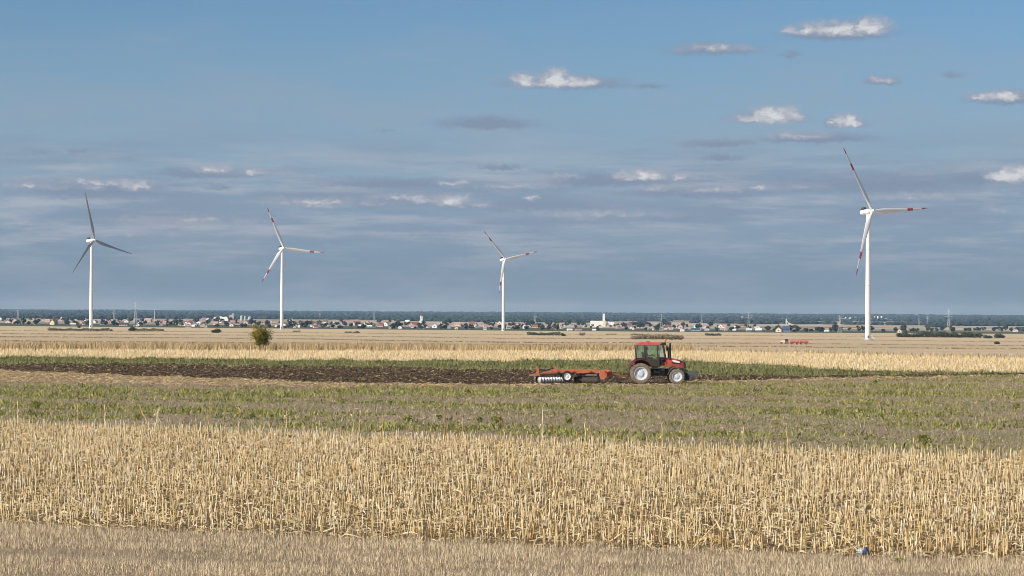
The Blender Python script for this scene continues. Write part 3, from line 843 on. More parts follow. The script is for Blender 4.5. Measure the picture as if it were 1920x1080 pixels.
xc, yc = scatter(E4, E5, 2.2, rng); n = len(xc)
ico = np.array([(0, 0, 1), (.894, 0, .447), (.276, .851, .447), (-.724, .526, .447), (-.724, -.526, .447), (.276, -.851, .447), (.724, .526, -.447), (-.276, .851, -.447), (-.894, 0, -.447), (-.276, -.851, -.447), (.724, -.526, -.447), (0, 0, -1)])
icof = np.array([(0, 1, 2), (0, 2, 3), (0, 3, 4), (0, 4, 5), (0, 5, 1), (1, 6, 2), (2, 7, 3), (3, 8, 4), (4, 9, 5), (5, 10, 1), (2, 6, 7), (3, 7, 8), (4, 8, 9), (5, 9, 10), (1, 10, 6), (6, 11, 7), (7, 11, 8), (8, 11, 9), (9, 11, 10), (10, 11, 6)])
def lumps(P, sx, sy, sz, tint, rng, jit=0.3):
    n = len(P)
    V = ico[None] * (1 + rng.uniform(-jit, jit, (n, 12, 1)))
    V = V * np.stack([sx, sy, sz], 1)[:, None, :] + P[:, None, :]
    return V.reshape(-1, 3), [(np.arange(n)[:, None, None] * 12 + icof[None]).reshape(-1, 3)], np.repeat(tint, 12)
V, Pp, T = lumps(P3(xc, yc, .03), rng.gamma(3, .028, n), rng.gamma(3, .025, n), rng.gamma(3, .02, n), np.clip(rng.normal(.45, .25, n), 0, 1), rng)
tag(bulk('soil_clods', V, Pp, mt_clod, T), 'dark clods of freshly turned soil', 'clods', kind='stuff')
x1, y1 = scatter(E5, E6, 2.4, rng)
x2, y2 = scatter(Mul(E5, .90), E5, 1.3, rng); k = rng.uniform(0, 1, len(x2)) < np.clip((y2 / E5(x2 / y2) - .90) * 10, 0, 1) ** 1.5; x2, y2 = x2[k], y2[k]
xc, yc = np.concatenate([x1, x2]), np.concatenate([y1, y2]); n = len(xc)
V, Pp, T = blades(P3(xc, yc, -.02), rng.uniform(.12, .42, n), rng.uniform(.05, .12, n), rng.uniform(.2, 1, n), np.clip(rng.normal(.46, .22, n) + 1.5 * np.clip(fbm(xc * .035, yc * .07, 61) - .47, 0, 1), 0, 1), rng)
tag(bulk('strip_grass', V, Pp, mt_green, T), 'green grass of the strip beyond the dark soil', 'grass', kind='stuff')
xc, yc = scatter(E6, E7, 2.6, rng); n = len(xc)
V1 = stalks(P3(xc, yc, -.02), rng.uniform(.15, .42, n), rng.uniform(.02, .04, n), np.abs(rng.normal(0, .15, n)), np.clip(rng.normal(.70, .18, n), 0, 1), rng, k=3, knees=False)
V, Pp, T = V1
tag(bulk('far_corn_stubble', V, Pp, mt_stalk, T), 'pale corn stubble in the band beyond the green strip', 'corn stubble', kind='stuff')
def crop_strip(name, ea, eb, dens, h0, h1, label, rng, mat=None, s0=-.3, s1=.3, wid=(.04, .12)):
    xc, yc = scatter(ea, eb, dens, rng, smax=.3)
    k = (xc / yc > s0) & (xc / yc < s1); xc, yc = xc[k], yc[k]
    hv = .75 + .5 * fbm(xc * .05, yc * .05, 77)
    n = len(xc)
    V, Pp, T = blades(P3(xc, yc, -.05), rng.uniform(h0, h1, n) * hv, rng.uniform(*wid, n), rng.uniform(.05, .4, n), np.clip(rng.normal(.55, .25, n), 0, 1), rng)
    tag(bulk(name, V, Pp, mat or mt_crop, T), label, 'crop', kind='stuff')
crop_strip('standing_crop', E7, Off(E7, 45), 4.0, .7, 1.15, 'standing dry crop with a shaded brown front edge behind the lone tree', rng, s1=.075)
crop_strip('standing_crop', Off(E7, -3), Off(E7, 3), 5.0, .4, .9, 'thin dry grass edge of the straw field right of the tractor', rng, s0=.06)
# dark grassy balks between the far fields
def balk(e, label, hgt, width, dens, rng, s0=-.25, s1=.25, mat=None):
    crop_strip('grass_balk', Mul(e, 1 - width), Mul(e, 1 + width), dens * 3, hgt * .25, hgt * .62, label, rng, mat or mt_dry, s0, s1, (.15, .5))
balk(E9, 'thin brown grass balk behind the pale straw field', .9, .012, .9, rng)
balk(E10, 'thin dark balk crossing the far tan field', 1.2, .010, .35, rng)
balk(E11, 'dark grassy balk at the far edge of the greyish field', 1.5, .008, .15, rng)
balk(Edge([(0, 640), (960, 646.5), (1920, 655)]), 'faint brown balk inside the pale straw field', .6, .01, 1.2, rng)

# ------------------------------------------------------------------ wind turbines
mt_tower = plain('turbine_white', (0.80, 0.80, 0.78), 0.35, var=0.03, scale=0.2)
mt_blade = plain('blade_white', (0.74, 0.75, 0.75), 0.35, var=0.03, scale=0.3)
mt_red = plain('blade_red', (0.43, 0.09, 0.11), 0.4, var=0.08, scale=0.5)
mt_bshade = plain('blade_shade_grey', (0.34, 0.36, 0.39), 0.4, var=0.04, scale=0.3)  # white blades darkened in colour: shade painted in, left turbine only
mt_joint = plain('joint_grey', (0.5, 0.5, 0.5), 0.5)
mt_dark = plain('dark_grey_vent', (0.06, 0.06, 0.065), 0.5)
def blade_mesh(L, red):
    st = [(0.00, 1.15, 1.15, 0), (0.03, 1.15, 1.15, 0), (0.08, 1.5, 1.05, 14), (0.16, 2.0, .75, 13), (0.22, 2.05, .62, 11), (0.35, 1.75, .46, 8), (0.5, 1.4, .33, 5), (0.635, 1.12, .26, 3.5),
          (0.74, .93, .2, 2), (0.90, .62, .13, 1), (0.95, .48, .09, .3), (0.985, .28, .06, 0), (1.0, .06, .03, 0)]
    n = 12; mb = MB(); P = []
    for (t, ch, th, tw) in st:
        a0 = R(tw)
        for k in range(n):
            a = 2 * math.pi * k / n
            ch_ = ch * (1.08 if t > .1 else 1); u = ch_ * math.cos(a) + (0.35 * ch if t > .1 else .35 * ch * t * 10); v = th * math.sin(a) * (1 - .45 * max(0, math.cos(a)) * (t > .05))
            uu = u * math.cos(a0) - v * math.sin(a0); vv = u * math.sin(a0) + v * math.cos(a0)
            P.append((uu, vv - 1.6 * t * t, 1.2 + t * (L - 1.2)))
    fs, ms = [], []
    for i in range(len(st) - 1):
        mid = .5 * (st[i][0] + st[i + 1][0])
        mi = 1 if red and (.635 <= mid <= .74 or mid >= .90) else 0
        for k in range(n): fs.append((i * n + k, i * n + (k + 1) % n, (i + 1) * n + (k + 1) % n, (i + 1) * n + k)); ms.append(mi)
    fs.append(tuple((len(st) - 1) * n + k for k in range(n))); ms.append(1 if red else 0)
    mb.v = P; mb.f = fs; mb.m = ms
    return mb
def turbine(px, pbase, phub, rdist, yaw, th0, red, label, blade=56.0, tilt=5.0, pitch=0.0, bmat=None):
    d = ray(px, pbase); y0 = rdist; x0 = d[0] / d[1] * y0; z0 = float(gz(x0, y0))
    root = empty('wind_turbine', (x0, y0, z0), 0, label, 'wind turbine', 'wind turbines on the plain')
    dh = ray(px, phub); H = CAM_H + dh[2] / dh[1] * y0 - z0
    mb = MB().lathe([(2.5, -1), (2.5, .5), (2.15, .52), (2.1, 20), (1.85, 55), (1.45, H - 2.2), (1.45, H - 1.6)], 32, axis='z')
    mb.add([], []); mb.build('tower', mt_tower, root, True)
    for zf in (20, 42, 70):
        rf_ = float(np.interp(zf, [.52, 20, 55, H - 2.2], [2.15, 2.1, 1.85, 1.45]))
        MB().lathe([(rf_ - .02, zf - .12), (rf_ + .05, zf - .1), (rf_ + .05, zf + .1), (rf_ - .02, zf + .12)], 32, axis='z').build('section_joint', mt_joint, root, True)
    MB().lathe([(4.6, -1), (4.6, .25), (2.3, .3)], 24, axis='z').build('foundation', plain('concrete_pad', (.45, .43, .39)) if 'concrete_pad' not in MATS else MATS['concrete_pad'], root, True)
    MB().box((0, -2.17, 2.2), (.9, .12, 2.1)).build('door', mt_dark, root)
    # nacelle frame: local +x is the rotor axis
    A = Matrix.Translation((0, 0, H)) @ Matrix.Rotation(yaw, 4, 'Z') @ Matrix.Rotation(R(-tilt), 4, 'Y')
    mb = MB()
    secs = [(-7.6, 1.35, 1.35), (-7.3, 1.7, 1.7), (-4, 1.85, 1.85), (1.5, 1.85, 1.85), (2.6, 1.55, 1.55)]
    P = []; n = 12
    for (xx, hy, hz) in secs:
        for k in range(n):
            a = 2 * math.pi * k / n; ca, sa = math.cos(a), math.sin(a)
            q = 1 / (abs(ca) ** 4 + abs(sa) ** 4) ** .25
            P.append((xx, hy * ca * q, .2 + hz * sa * q))
    fs = [(i * n + k, i * n + (k + 1) % n, (i + 1) * n + (k + 1) % n, (i + 1) * n + k) for i in range(len(secs) - 1) for k in range(n)] + [tuple(range(n)), tuple(range((len(secs) - 1) * n, len(secs) * n))]
    mb.add(P, fs)
    o = mb.build('nacelle', mt_tower, root, True); o.matrix_local = A
    c = MB().box((-4.6, 0, 2.9), (2.6, 2.7, 1.9)).box((-6.9, 0, 2.3), (.7, 2.4, .9)).build('cooler', mt_dark, o, False)
    MB().tube([(-7.0, .5, 2.2), (-7.0, .5, 4.6)], .06, 6).box((-7.0, .5, 4.6), (.1, .9, .08)).build('wind_vane', mt_dark, o)
    hub = MB().lathe([(1.5, -1.2), (1.75, -.2), (1.7, .8), (1.25, 1.8), (.6, 2.4), (.02, 2.6)], 20, axis='z').build('hub', mt_tower, root, True)
    hub.matrix_local = A @ Matrix.Translation((4.0, 0, .2)) @ Matrix.Rotation(R(90), 4, 'Y')
    bm_ = blade_mesh(blade, red)
    for j in range(3):
        # seen from the front of the rotor the blades run clockwise in the photograph
        o = bm_.build('blade', [bmat or mt_blade, mt_red], root, True) if j == 0 else bpy.data.objects.new('blade', b0)
        if j == 0: b0 = o.data
        else: COL.objects.link(o); o.parent = root
        th = th0 + R(120) * j
        # blade local z = span, y = thickness (axis), x = chord
        X = Matrix(((0, -1, 0, 0), (1, 0, 0, 0), (0, 0, 1, 0), (0, 0, 0, 1)))   # chord -> rotor tangential, -thickness -> +axis
        o.matrix_local = A @ Matrix.Translation((4.3, 0, .2)) @ Matrix.Rotation(-th, 4, 'X') @ Matrix.Rotation(R(2.5), 4, 'Y') @ X @ Matrix.Rotation(R(pitch), 4, 'Z')
    return root
# yaw of the rotor axis: 0 is toward +X; negative turns it toward the camera
def yaw_of(c): return -math.acos(max(-1, min(1, math.sqrt(1 - c * c))))
turbine(1627, 637, 397, 1873, yaw_of(.80), R(-33.5), True, 'tallest white wind turbine with red banded blades, at the far right', 57)
turbine(170.5, 614, 451, 2750, yaw_of(.60), R(-14), False, 'white wind turbine with plain dark-looking blades, at the far left', 56, pitch=-22, bmat=mt_bshade)
turbine(528, 618, 466, 2960, yaw_of(.885), R(-24), True, 'white wind turbine with red banded blades behind the lone tree', 53)
turbine(943.5, 621, 487, 3350, yaw_of(.844), R(-43), True, 'smallest white wind turbine with red banded blades, near the middle', 52)

def access_track():
    a, b, c, d = hit(1631.5, 627.8), hit(1634.5, 627.8), hit(1642, 637.0), hit(1637.5, 637.0)
    L_ = np.linspace(0, 1, 14)[:, None]; P = np.stack([a * (1 - L_) + d * L_, b * (1 - L_) + c * L_], 1).reshape(-1, 3)
    P[:, 2] = gz(P[:, 0], P[:, 1]) + .08
    i = np.arange(13) * 2
    o = bulk('access_track', P, [np.stack([i, i + 1, i + 3, i + 2], 1)], groundmat('gravel_track', [(.3, (.62, .56, .46)), (.7, (.74, .68, .58))], [(.3, (.58, .52, .42)), (.7, (.70, .64, .54))], .8, .05))
    tag(o, 'pale gravel track beside the foot of the tallest turbine', 'path', kind='structure')
access_track()

# ------------------------------------------------------------------ lone tree in the field
mt_bark = plain('bark', (0.11, 0.085, 0.06), 0.9, var=.3, scale=8)
mt_leafa = tinted('autumn_leaf', [(0, (0.06, 0.08, 0.025)), (.4, (0.15, 0.175, 0.045)), (.7, (0.31, 0.28, 0.06)), (.88, (0.52, 0.37, 0.06)), (1, (0.56, 0.44, 0.17))], .6, .4)
mt_leafd = tinted('dark_leaf', [(0, (0.045, 0.06, 0.035)), (.5, (0.085, 0.105, 0.06)), (1, (0.15, 0.17, 0.10))], .7, .2)
mt_scrub = tinted('brown_scrub', [(0, (0.24, 0.20, 0.14)), (.5, (0.38, 0.32, 0.22)), (1, (0.52, 0.43, 0.30))], .85, .15)
def leaf_cloud(C, n, size, rng, tint):
    """small leaf faces; C (n,3)"""
    a = rng.normal(0, 1, (n, 3)); a /= np.linalg.norm(a, axis=1)[:, None]
    b = np.cross(a, rng.normal(0, 1, (n, 3))); b /= np.linalg.norm(b, axis=1)[:, None]
    s = size * rng.uniform(.6, 1.4, n); a = a * s[:, None]; b = b * (s * .55)[:, None]
    V = np.stack([C - a, C - b * .9, C + a, C + b * .9], 1).reshape(-1, 3)
    return V, [np.arange(n)[:, None] * 4 + np.arange(4)[None]], np.repeat(tint, 4)
def lone_tree():
    p = hit(490, 657); g = np.random.default_rng(17)
    root = empty('tree', p, 0, 'lone bushy tree with green and yellowing leaves in the pale field', 'tree')
    mb = MB(); tips = []
    for k in range(13):
        a = k * 2.4; rr = g.uniform(.25, 1.35); hh = g.uniform(2.1, 3.45) * (1.06 - .14 * rr)
        q = [(math.cos(a) * .12, math.sin(a) * .12, 0), (math.cos(a) * rr * .3, math.sin(a) * rr * .3, hh * .35), (math.cos(a) * rr * .7, math.sin(a) * rr * .7, hh * .7), (math.cos(a) * rr, math.sin(a) * rr, hh)]
        mb.tube(q, [.09, .06, .04, .015], 6)
        for j in range(9):
            t = g.uniform(.3, 1); i = min(2, int(t * 3)); b = Vector(q[i]).lerp(Vector(q[i + 1]), t * 3 - i)
            e = b + Vector((g.normal(0, .42), g.normal(0, .42), g.uniform(-.15, .5)))
            mb.tube([b, e], [.02, .006], 5); tips.append(e)
    root.scale = (1, 1, 1.1)
    mb.build('trunk', mt_bark, root)
    Cs = []
    for e in tips:
        m = int(g.gamma(1.6, 42))
        Cs.append(np.array(e)[None] + g.normal(0, .19, (m, 3)) * np.array([1, 1, .85]))
    C = np.concatenate(Cs); C = C[(C[:, 2] > .30 + .35 * np.abs(C[:, 0])) & (np.hypot(C[:, 0], C[:, 1]) < 1.85)]
    # right-hand side of the crown is thin and half bare
    k = g.uniform(0, 1, len(C)) < np.where(C[:, 0] > .7, .35, 1.0); C = C[k]; n = len(C)
    tint = np.clip(.56 - .22 * C[:, 0] + .06 * (C[:, 2] - 1.7) + g.normal(0, .16, n), 0, 1)
    V, Pp, T = leaf_cloud(C, n, .08, g, tint)
    bulk('crown', V, Pp, mt_leafa, T, root)
lone_tree()

# ------------------------------------------------------------------ bushes and hedges in the middle distance
def bush_mesh(seed, w, d, h, n, leaf, hump=False):
    g = np.random.default_rng(seed)
    nl = max(3, int(w / (h * .9)) + 2)
    cx_ = np.linspace(-w / 2 + h * .4, w / 2 - h * .4, nl) if w > h * 1.3 else g.uniform(-w * .2, w * .2, nl)
    k = g.integers(0, nl, n); hh = h * g.uniform(.5, 1.1, nl)
    if hump: hh = h * (.35 + .65 * np.sin(np.linspace(.25, np.pi * .88, nl)) ** .6) * g.uniform(.92, 1.05, nl)
    v = g.normal(0, 1, (n, 3)); v /= np.linalg.norm(v, axis=1)[:, None]; v *= (g.uniform(0, 1, n) ** .33)[:, None]
    rx = max(h * .55, w / nl * .75)
    C = np.stack([cx_[k] + v[:, 0] * rx, v[:, 1] * d * .5, hh[k] * (.5 + .5 * v[:, 2])], 1)
    C += g.normal(0, leaf * .5, C.shape); C[:, 2] = np.abs(C[:, 2])
    return leaf_cloud(C, n, leaf, g, np.clip(g.normal(.5, .22, n) + .2 * v[:, 2], 0, 1))
def bush(name, px, py, wpx, hpx, label, cat, seed, mat=mt_leafd, n=900, dep=None, hump=False):
    p = hit(px, py); m = p[1] / F_PX
    root = empty(name, p, 0, label, cat)
    w, h = wpx * m, hpx * m
    V, Pp, T = bush_mesh(seed, w, dep or min(w, h * 1.6), h, n, h * .11, hump)
    bulk('crown', V, Pp, mat, T, root)
    mb = MB()
    for j in range(max(2, int(w / h))):
        xx = random.uniform(-w * .4, w * .4); mb.tube([(xx, 0, -.2), (xx + .1 * h, 0, h * .35), (xx, .1 * h, h * .7)], [h * .03, h * .02, h * .01], 5)
    mb.build('trunk', mt_bark, root)
bush('hedge', 1020, 629, 62, 7, 'long dark green hedge right of the smallest turbine', 'hedge', 201, n=2500)
bush('bush', 1056, 630, 9, 6, 'small round bush at the left end gap beside the long dark hedge', 'bush', 202)
bush('bush', 1091, 629, 11, 6, 'low brownish bush right of the long dark hedge', 'bush', 203, mt_scrub)
bush('bush', 1146, 628, 20, 3, 'very low bush strip below the white grain elevator', 'bush', 204)
bush('hedge', 1232, 636.5, 96, 11, 'rounded brown scrub hump behind the red tractor', 'hedge', 205, mt_scrub, 5000, hump=True)
bush('bush', 1195, 629, 26, 4, 'dark low bush at the left shoulder of the brown scrub hump', 'bush', 206)
bush('bush', 1337, 629.5, 30, 5.5, 'dark flat bush alone in the pale field right of the scrub hump', 'bush', 207, n=1500)
bush('hedge', 1762, 633, 158, 11.5, 'long grey-green hedge right of the tallest turbine', 'hedge', 208, n=6000)
bush('bush', 1852, 634.5, 15, 9, 'round bush just right of the long grey-green hedge', 'bush', 209)
bush('bush', 1874, 634.5, 18, 9, 'second round bush right of the long grey-green hedge', 'bush', 210)
bush('bush', 1870, 645.5, 9, 8.5, 'small dark conical bush alone in the field at the far right', 'bush', 211)
bush('bush', 405.5, 624, 17, 9, 'round dark bush left of the lone tree', 'bush', 212)
bush('hedge', 150, 620.5, 120, 6, 'low dark hedge row at the foot of the leftmost turbine', 'hedge', 213, n=4500)
bush('hedge', 275, 620.5, 64, 5.5, 'low dark hedge row right of the leftmost turbine', 'hedge', 214, n=2500)
bush('bush', 247, 621, 9, 9, 'upright dark bush at the foot of the left lattice pylon', 'bush', 215)
bush('bush', 653, 625, 13, 4, 'left one of two small dark bushes between the turbines', 'bush', 216)
bush('bush', 668, 625, 13, 4.5, 'right one of two small dark bushes between the turbines', 'bush', 217)
bush('bush', 556, 622, 14, 3.2, 'low dark bush just right of the turbine behind the lone tree', 'bush', 218)
bush('bush', 148, 614.5, 6, 5, 'small round dark bush left of the leftmost turbine foot', 'bush', 219)

# ------------------------------------------------------------------ village and far buildings
def wallmat(n, c): return plain(n, c, .85, var=.08, scale=.4)
WALL = {'white': wallmat('whitewash', (.80, .78, .74)), 'cream': wallmat('cream_render', (.72, .62, .46)), 'pink': wallmat('pinkish_render', (.58, .42, .36)), 'grey': wallmat('grey_render', (.42, .41, .40)), 'yellow': wallmat('yellowish_render', (.76, .66, .42)), 'blue': wallmat('blue_sheet', (.16, .22, .36))}
ROOF = {'red': wallmat('red_tiles', (.30, .10, .075)), 'brown': wallmat('brown_tiles', (.17, .095, .07)), 'pale': wallmat('weathered_pink_tiles', (.42, .28, .24)), 'dark': wallmat('dark_roofing', (.07, .065, .07)), 'white': wallmat('white_sheet_roof', (.76, .76, .75)), 'blue': wallmat('dark_blue_roof', (.06, .09, .16))}
mt_pane = plain('dark_pane', (.05, .06, .07), .2)
def house(px, py, wpx, hpx, wall, roof, gable, label, name='house', cat='house', group=None):
    p = hit(px, py); m = p[1] / F_PX; w, h = wpx * m, hpx * m
    root = empty(name, p, random.uniform(-.35, .35) + (R(90) if gable else 0), label, cat, group)
    if gable: L_, D_ = w * 1.5, w
    else: L_, D_ = w, max(w * .55, 7)
    D_ = min(D_, 14)
    eh = h * .52
    mb = MB().prism([(-D_ / 2, -1), (D_ / 2, -1), (D_ / 2, eh), (0, h), (-D_ / 2, eh)], -L_ / 2, L_ / 2)
    mb.v = [(y, x, z) for x, y, z in mb.v]
    mb.build('wall', WALL[wall], root)
    mb = MB(); o_ = .5; sl = (h - eh) / (D_ / 2)
    for sg in (-1, 1):
        prof = [(0, h + .06), (sg * (D_ / 2 + o_), eh - o_ * sl + .06), (sg * (D_ / 2 + o_), eh - o_ * sl + .36), (0, h + .36)]
        mb.prism(prof, -L_ / 2 - .4, L_ / 2 + .4)
    mb.v = [(y, x, z) for x, y, z in mb.v]
    rf = mb.build('roof', ROOF[roof], root)
    if wpx < 16: MB().box((L_ * .2, D_ * .12, h * .95), (.9, .9, h * .35)).build('chimney', ROOF['red'], rf)
    mb = MB()
    for k in range(3):
        xx = (-.3 + .3 * k) * L_
        for sg in (-1, 1): mb = MB().box((xx, sg * D_ / 2, eh * .55), (L_ * .09, .2, eh * .4)); mb.build('window', mt_pane, root)
    for sg in (-1, 1): MB().box((sg * L_ / 2, 0, eh * .6), (.2, D_ * .16, eh * .4)).build('window', mt_pane, root)
    return root
HL = [(2, 600, 5, 5, 'white', 'pale', 1), (31, 607, 10, 10, 'pink', 'pale', 1), (67, 608, 5, 6, 'white', 'pale', 1), (90, 604, 9, 6, 'pink', 'pale', 0), (101, 609, 9, 9, 'yellow', 'pale', 1), (118, 605, 6, 5, 'pink', 'pale', 1), (137, 610, 9, 4, 'white', 'white', 0), (154, 606, 5, 5, 'white', 'pale', 1),
      (178, 606, 7, 6, 'white', 'pale', 1), (205, 606, 8, 6, 'pink', 'pale', 1), (195, 609, 14, 5, 'grey', 'dark', 0), (232, 611, 16, 6, 'pink', 'dark', 0), (259, 605, 6, 5, 'white', 'white', 1), (278, 604, 14, 7, 'pink', 'pale', 0), (298, 607, 9, 6, 'pink', 'pale', 1), (303, 610, 7, 3, 'white', 'pale', 0),
      (314, 605, 5, 5, 'white', 'pale', 1), (323, 606, 13, 6, 'pink', 'pale', 0), (333, 608, 9, 5, 'cream', 'pale', 0), (345, 611, 6, 6, 'white', 'pale', 1), (350, 607, 6, 4, 'white', 'pale', 1), (358, 607, 8, 6, 'pink', 'red', 0), (353, 614, 10, 5, 'cream', 'pale', 0), (363, 613, 7, 4, 'white', 'white', 0), (372, 610, 5, 4, 'white', 'pale', 1),
      (382, 613, 10, 7, 'pink', 'pale', 1), (386, 614, 5, 5, 'white', 'pale', 1), (392, 602, 7, 6, 'white', 'pale', 1), (384, 600, 12, 4, 'grey', 'pale', 0), (405, 609, 9, 6, 'pink', 'pale', 0), (418, 606, 6, 5, 'grey', 'pale', 1), (436, 608, 10, 7, 'pink', 'pale', 0), (446, 612, 9, 5, 'grey', 'pale', 0), (462, 608, 9, 7, 'pink', 'red', 1),
      (490, 606, 9, 4, 'white', 'pale', 0), (510, 606, 5, 5, 'white', 'pale', 1), (519, 613, 6, 5, 'white', 'pale', 1), (514, 609, 11, 6, 'pink', 'pale', 0), (541, 605, 5, 5, 'white', 'white', 1), (547, 605, 8, 7, 'white', 'white', 1), (566, 608, 10, 6, 'cream', 'pale', 0), (552, 615, 5, 4, 'white', 'pale', 1), (572, 611, 5, 4, 'white', 'pale', 1), (562, 614, 5, 6, 'white', 'pale', 1),
      (588, 613, 10, 9, 'yellow', 'brown', 1), (597, 612, 10, 7, 'grey', 'dark', 0), (610, 606, 9, 6, 'white', 'brown', 0), (613, 612, 7, 6, 'white', 'pale', 1), (629, 606, 7, 6, 'white', 'pale', 1), (626, 615, 12, 5, 'grey', 'pale', 0), (631, 609, 10, 4, 'grey', 'dark', 0), (643, 608, 5, 6, 'white', 'pale', 1), (650, 606, 6, 7, 'pink', 'red', 1), (669, 610, 13, 8, 'white', 'red', 0), (683, 612, 8, 4, 'white', 'pale', 0), (690, 610, 7, 8, 'yellow', 'pale', 1), (714, 613, 11, 6, 'pink', 'red', 0),
      (724, 611, 9, 7, 'white', 'pale', 1), (731, 616, 4, 5, 'white', 'pale', 1), (741, 612, 5, 7, 'grey', 'pale', 1), (764, 605, 8, 5, 'white', 'white', 0), (777, 611, 16, 7, 'pink', 'red', 0), (803, 615, 5, 5, 'white', 'pale', 1), (816, 615, 10, 8, 'white', 'white', 1), (822, 611, 10, 5, 'cream', 'pale', 0), (833, 613, 6, 6, 'grey', 'pale', 1), (842, 616, 6, 6, 'grey', 'pale', 1), (858, 611, 11, 7, 'cream', 'pale', 0), (872, 613, 8, 7, 'pink', 'pale', 1), (885, 610, 11, 7, 'pink', 'red', 0), (891, 613, 7, 6, 'white', 'pale', 1), (911, 613, 10, 4, 'white', 'pale', 0), (910, 618, 7, 5, 'white', 'pale', 0), (932, 614, 9, 6, 'pink', 'pale', 0), (937, 609, 8, 7, 'cream', 'pale', 1),
      (972, 614, 10, 8, 'pink', 'red', 1), (984, 616, 7, 8, 'white', 'pale', 1), (1004, 615, 10, 6, 'pink', 'red', 0), (1020, 613, 14, 5, 'white', 'pale', 0), (1036, 614, 9, 6, 'pink', 'pale', 0), (1048, 612, 11, 5, 'pink', 'pale', 0), (1053, 616, 5, 5, 'white', 'pale', 1), (1060, 611, 6, 5, 'cream', 'pale', 1), (1068, 620, 9, 3.5, 'white', 'white', 0), (1085, 615, 10, 5, 'grey', 'pale', 0), (1084, 620, 12, 3, 'pink', 'pale', 0), (1097, 613, 5, 5, 'grey', 'dark', 1), (1114, 620, 7, 3, 'white', 'white', 0),
      (1160, 616, 9, 6, 'pink', 'pale', 1), (1174, 612, 20, 6, 'grey', 'red', 0), (1184, 617, 6, 5, 'white', 'pale', 1), (1213, 618, 4, 5, 'white', 'pale', 1), (1214, 612, 18, 4, 'cream', 'red', 0), (1235, 612, 7, 4, 'white', 'red', 0), (1247, 619, 8, 5, 'cream', 'pale', 1), (1252, 616, 10, 7, 'pink', 'brown', 0), (1258, 618, 6, 5, 'white', 'pale', 1), (1277, 617, 9, 9, 'pink', 'brown', 1), (1279, 622, 7, 4, 'white', 'white', 0), (1304, 621, 16, 6, 'grey', 'blue', 0), (1309, 615, 8, 4, 'white', 'pale', 0), (1357, 619, 13, 3, 'white', 'pale', 0), (1377, 620.5, 6, 3, 'white', 'white', 0), (1404, 621, 10, 5, 'grey', 'white', 0), (1423, 621, 12, 5, 'grey', 'white', 0),
      (1461, 622.5, 11, 9, 'cream', 'brown', 1), (1474, 622, 13, 10, 'blue', 'blue', 0), (1531, 618, 9, 3.5, 'white', 'pale', 0), (1550, 622, 8, 3.5, 'white', 'white', 0), (1612, 618.5, 9, 3, 'white', 'white', 0), (1687, 624, 8, 7, 'cream', 'dark', 1), (1904, 622, 7, 5, 'white', 'pale', 1)]
LM = [(0, 'the left border'), (170, 'the leftmost turbine'), (290, 'the tall brick chimney'), (430, 'the white factory'), (528, 'the turbine behind the lone tree'), (600, 'the red and white mast'), (790, 'the church'), (943, 'the smallest turbine'), (1127, 'the white grain elevator'), (1403, 'the tall pylon'), (1627, 'the tallest turbine')]
ORD = ['first', 'second', 'third', 'fourth', 'fifth', 'sixth', 'seventh', 'eighth', 'ninth', 'tenth', 'eleventh', 'twelfth', 'thirteenth', 'fourteenth', 'fifteenth', 'sixteenth', 'seventeenth', 'eighteenth', 'nineteenth', 'twentieth', 'twenty-first', 'twenty-second', 'twenty-third', 'twenty-fourth', 'twenty-fifth', 'twenty-sixth']
def place_words(px, counter):
    k = max(i for i, (xx, _) in enumerate(LM) if xx <= px)
    counter[k] = counter.get(k, 0) + 1
    return ordinal(counter[k]), LM[k][1]
hr = random.Random(44)
for k in range(95):
    px = hr.uniform(6, 1300) if k < 82 else hr.uniform(1300, 1440)
    yf = float(np.interp(px, [0, 240, 500, 960, 1200, 1440], [608.5, 611, 615.5, 619.5, 620, 622.5])) - hr.uniform(.5, 9)
    if min(abs(px - q[0]) + 1.5 * abs(yf - q[1]) for q in HL) < 5.5: continue
    HL.append((px, yf, hr.uniform(4.5, 9), hr.uniform(3.8, 6.2), hr.choice(('white', 'white', 'white', 'cream', 'pink', 'grey')), hr.choice(('pale', 'pale', 'red', 'brown', 'white')), hr.random() < .55))
cnt = {}
def ordinal(n):
    if n <= 20: return ORD[n - 1]
    tens = {2: 'twenty', 3: 'thirty', 4: 'forty', 5: 'fifty'}[n // 10]
    return tens + '-' + ORD[n % 10 - 1] if n % 10 else tens[:-1] + 'ieth'
WN = {'white': 'white', 'cream': 'cream', 'pink': 'pinkish', 'grey': 'grey', 'yellow': 'pale yellow', 'blue': 'blue'}
RN = {'red': 'red', 'brown': 'brown', 'pale': 'faded pink', 'dark': 'dark', 'white': 'white', 'blue': 'dark blue'}
for (px, py, w, h, wa, ro, ga) in sorted(HL):
    o_, lm = place_words(px, cnt)
    house(px, py, w, h, wa, ro, ga, '%s house with %s roof, %s house right of %s' % (WN[wa], RN[ro], o_, lm), group='houses of the distant village')

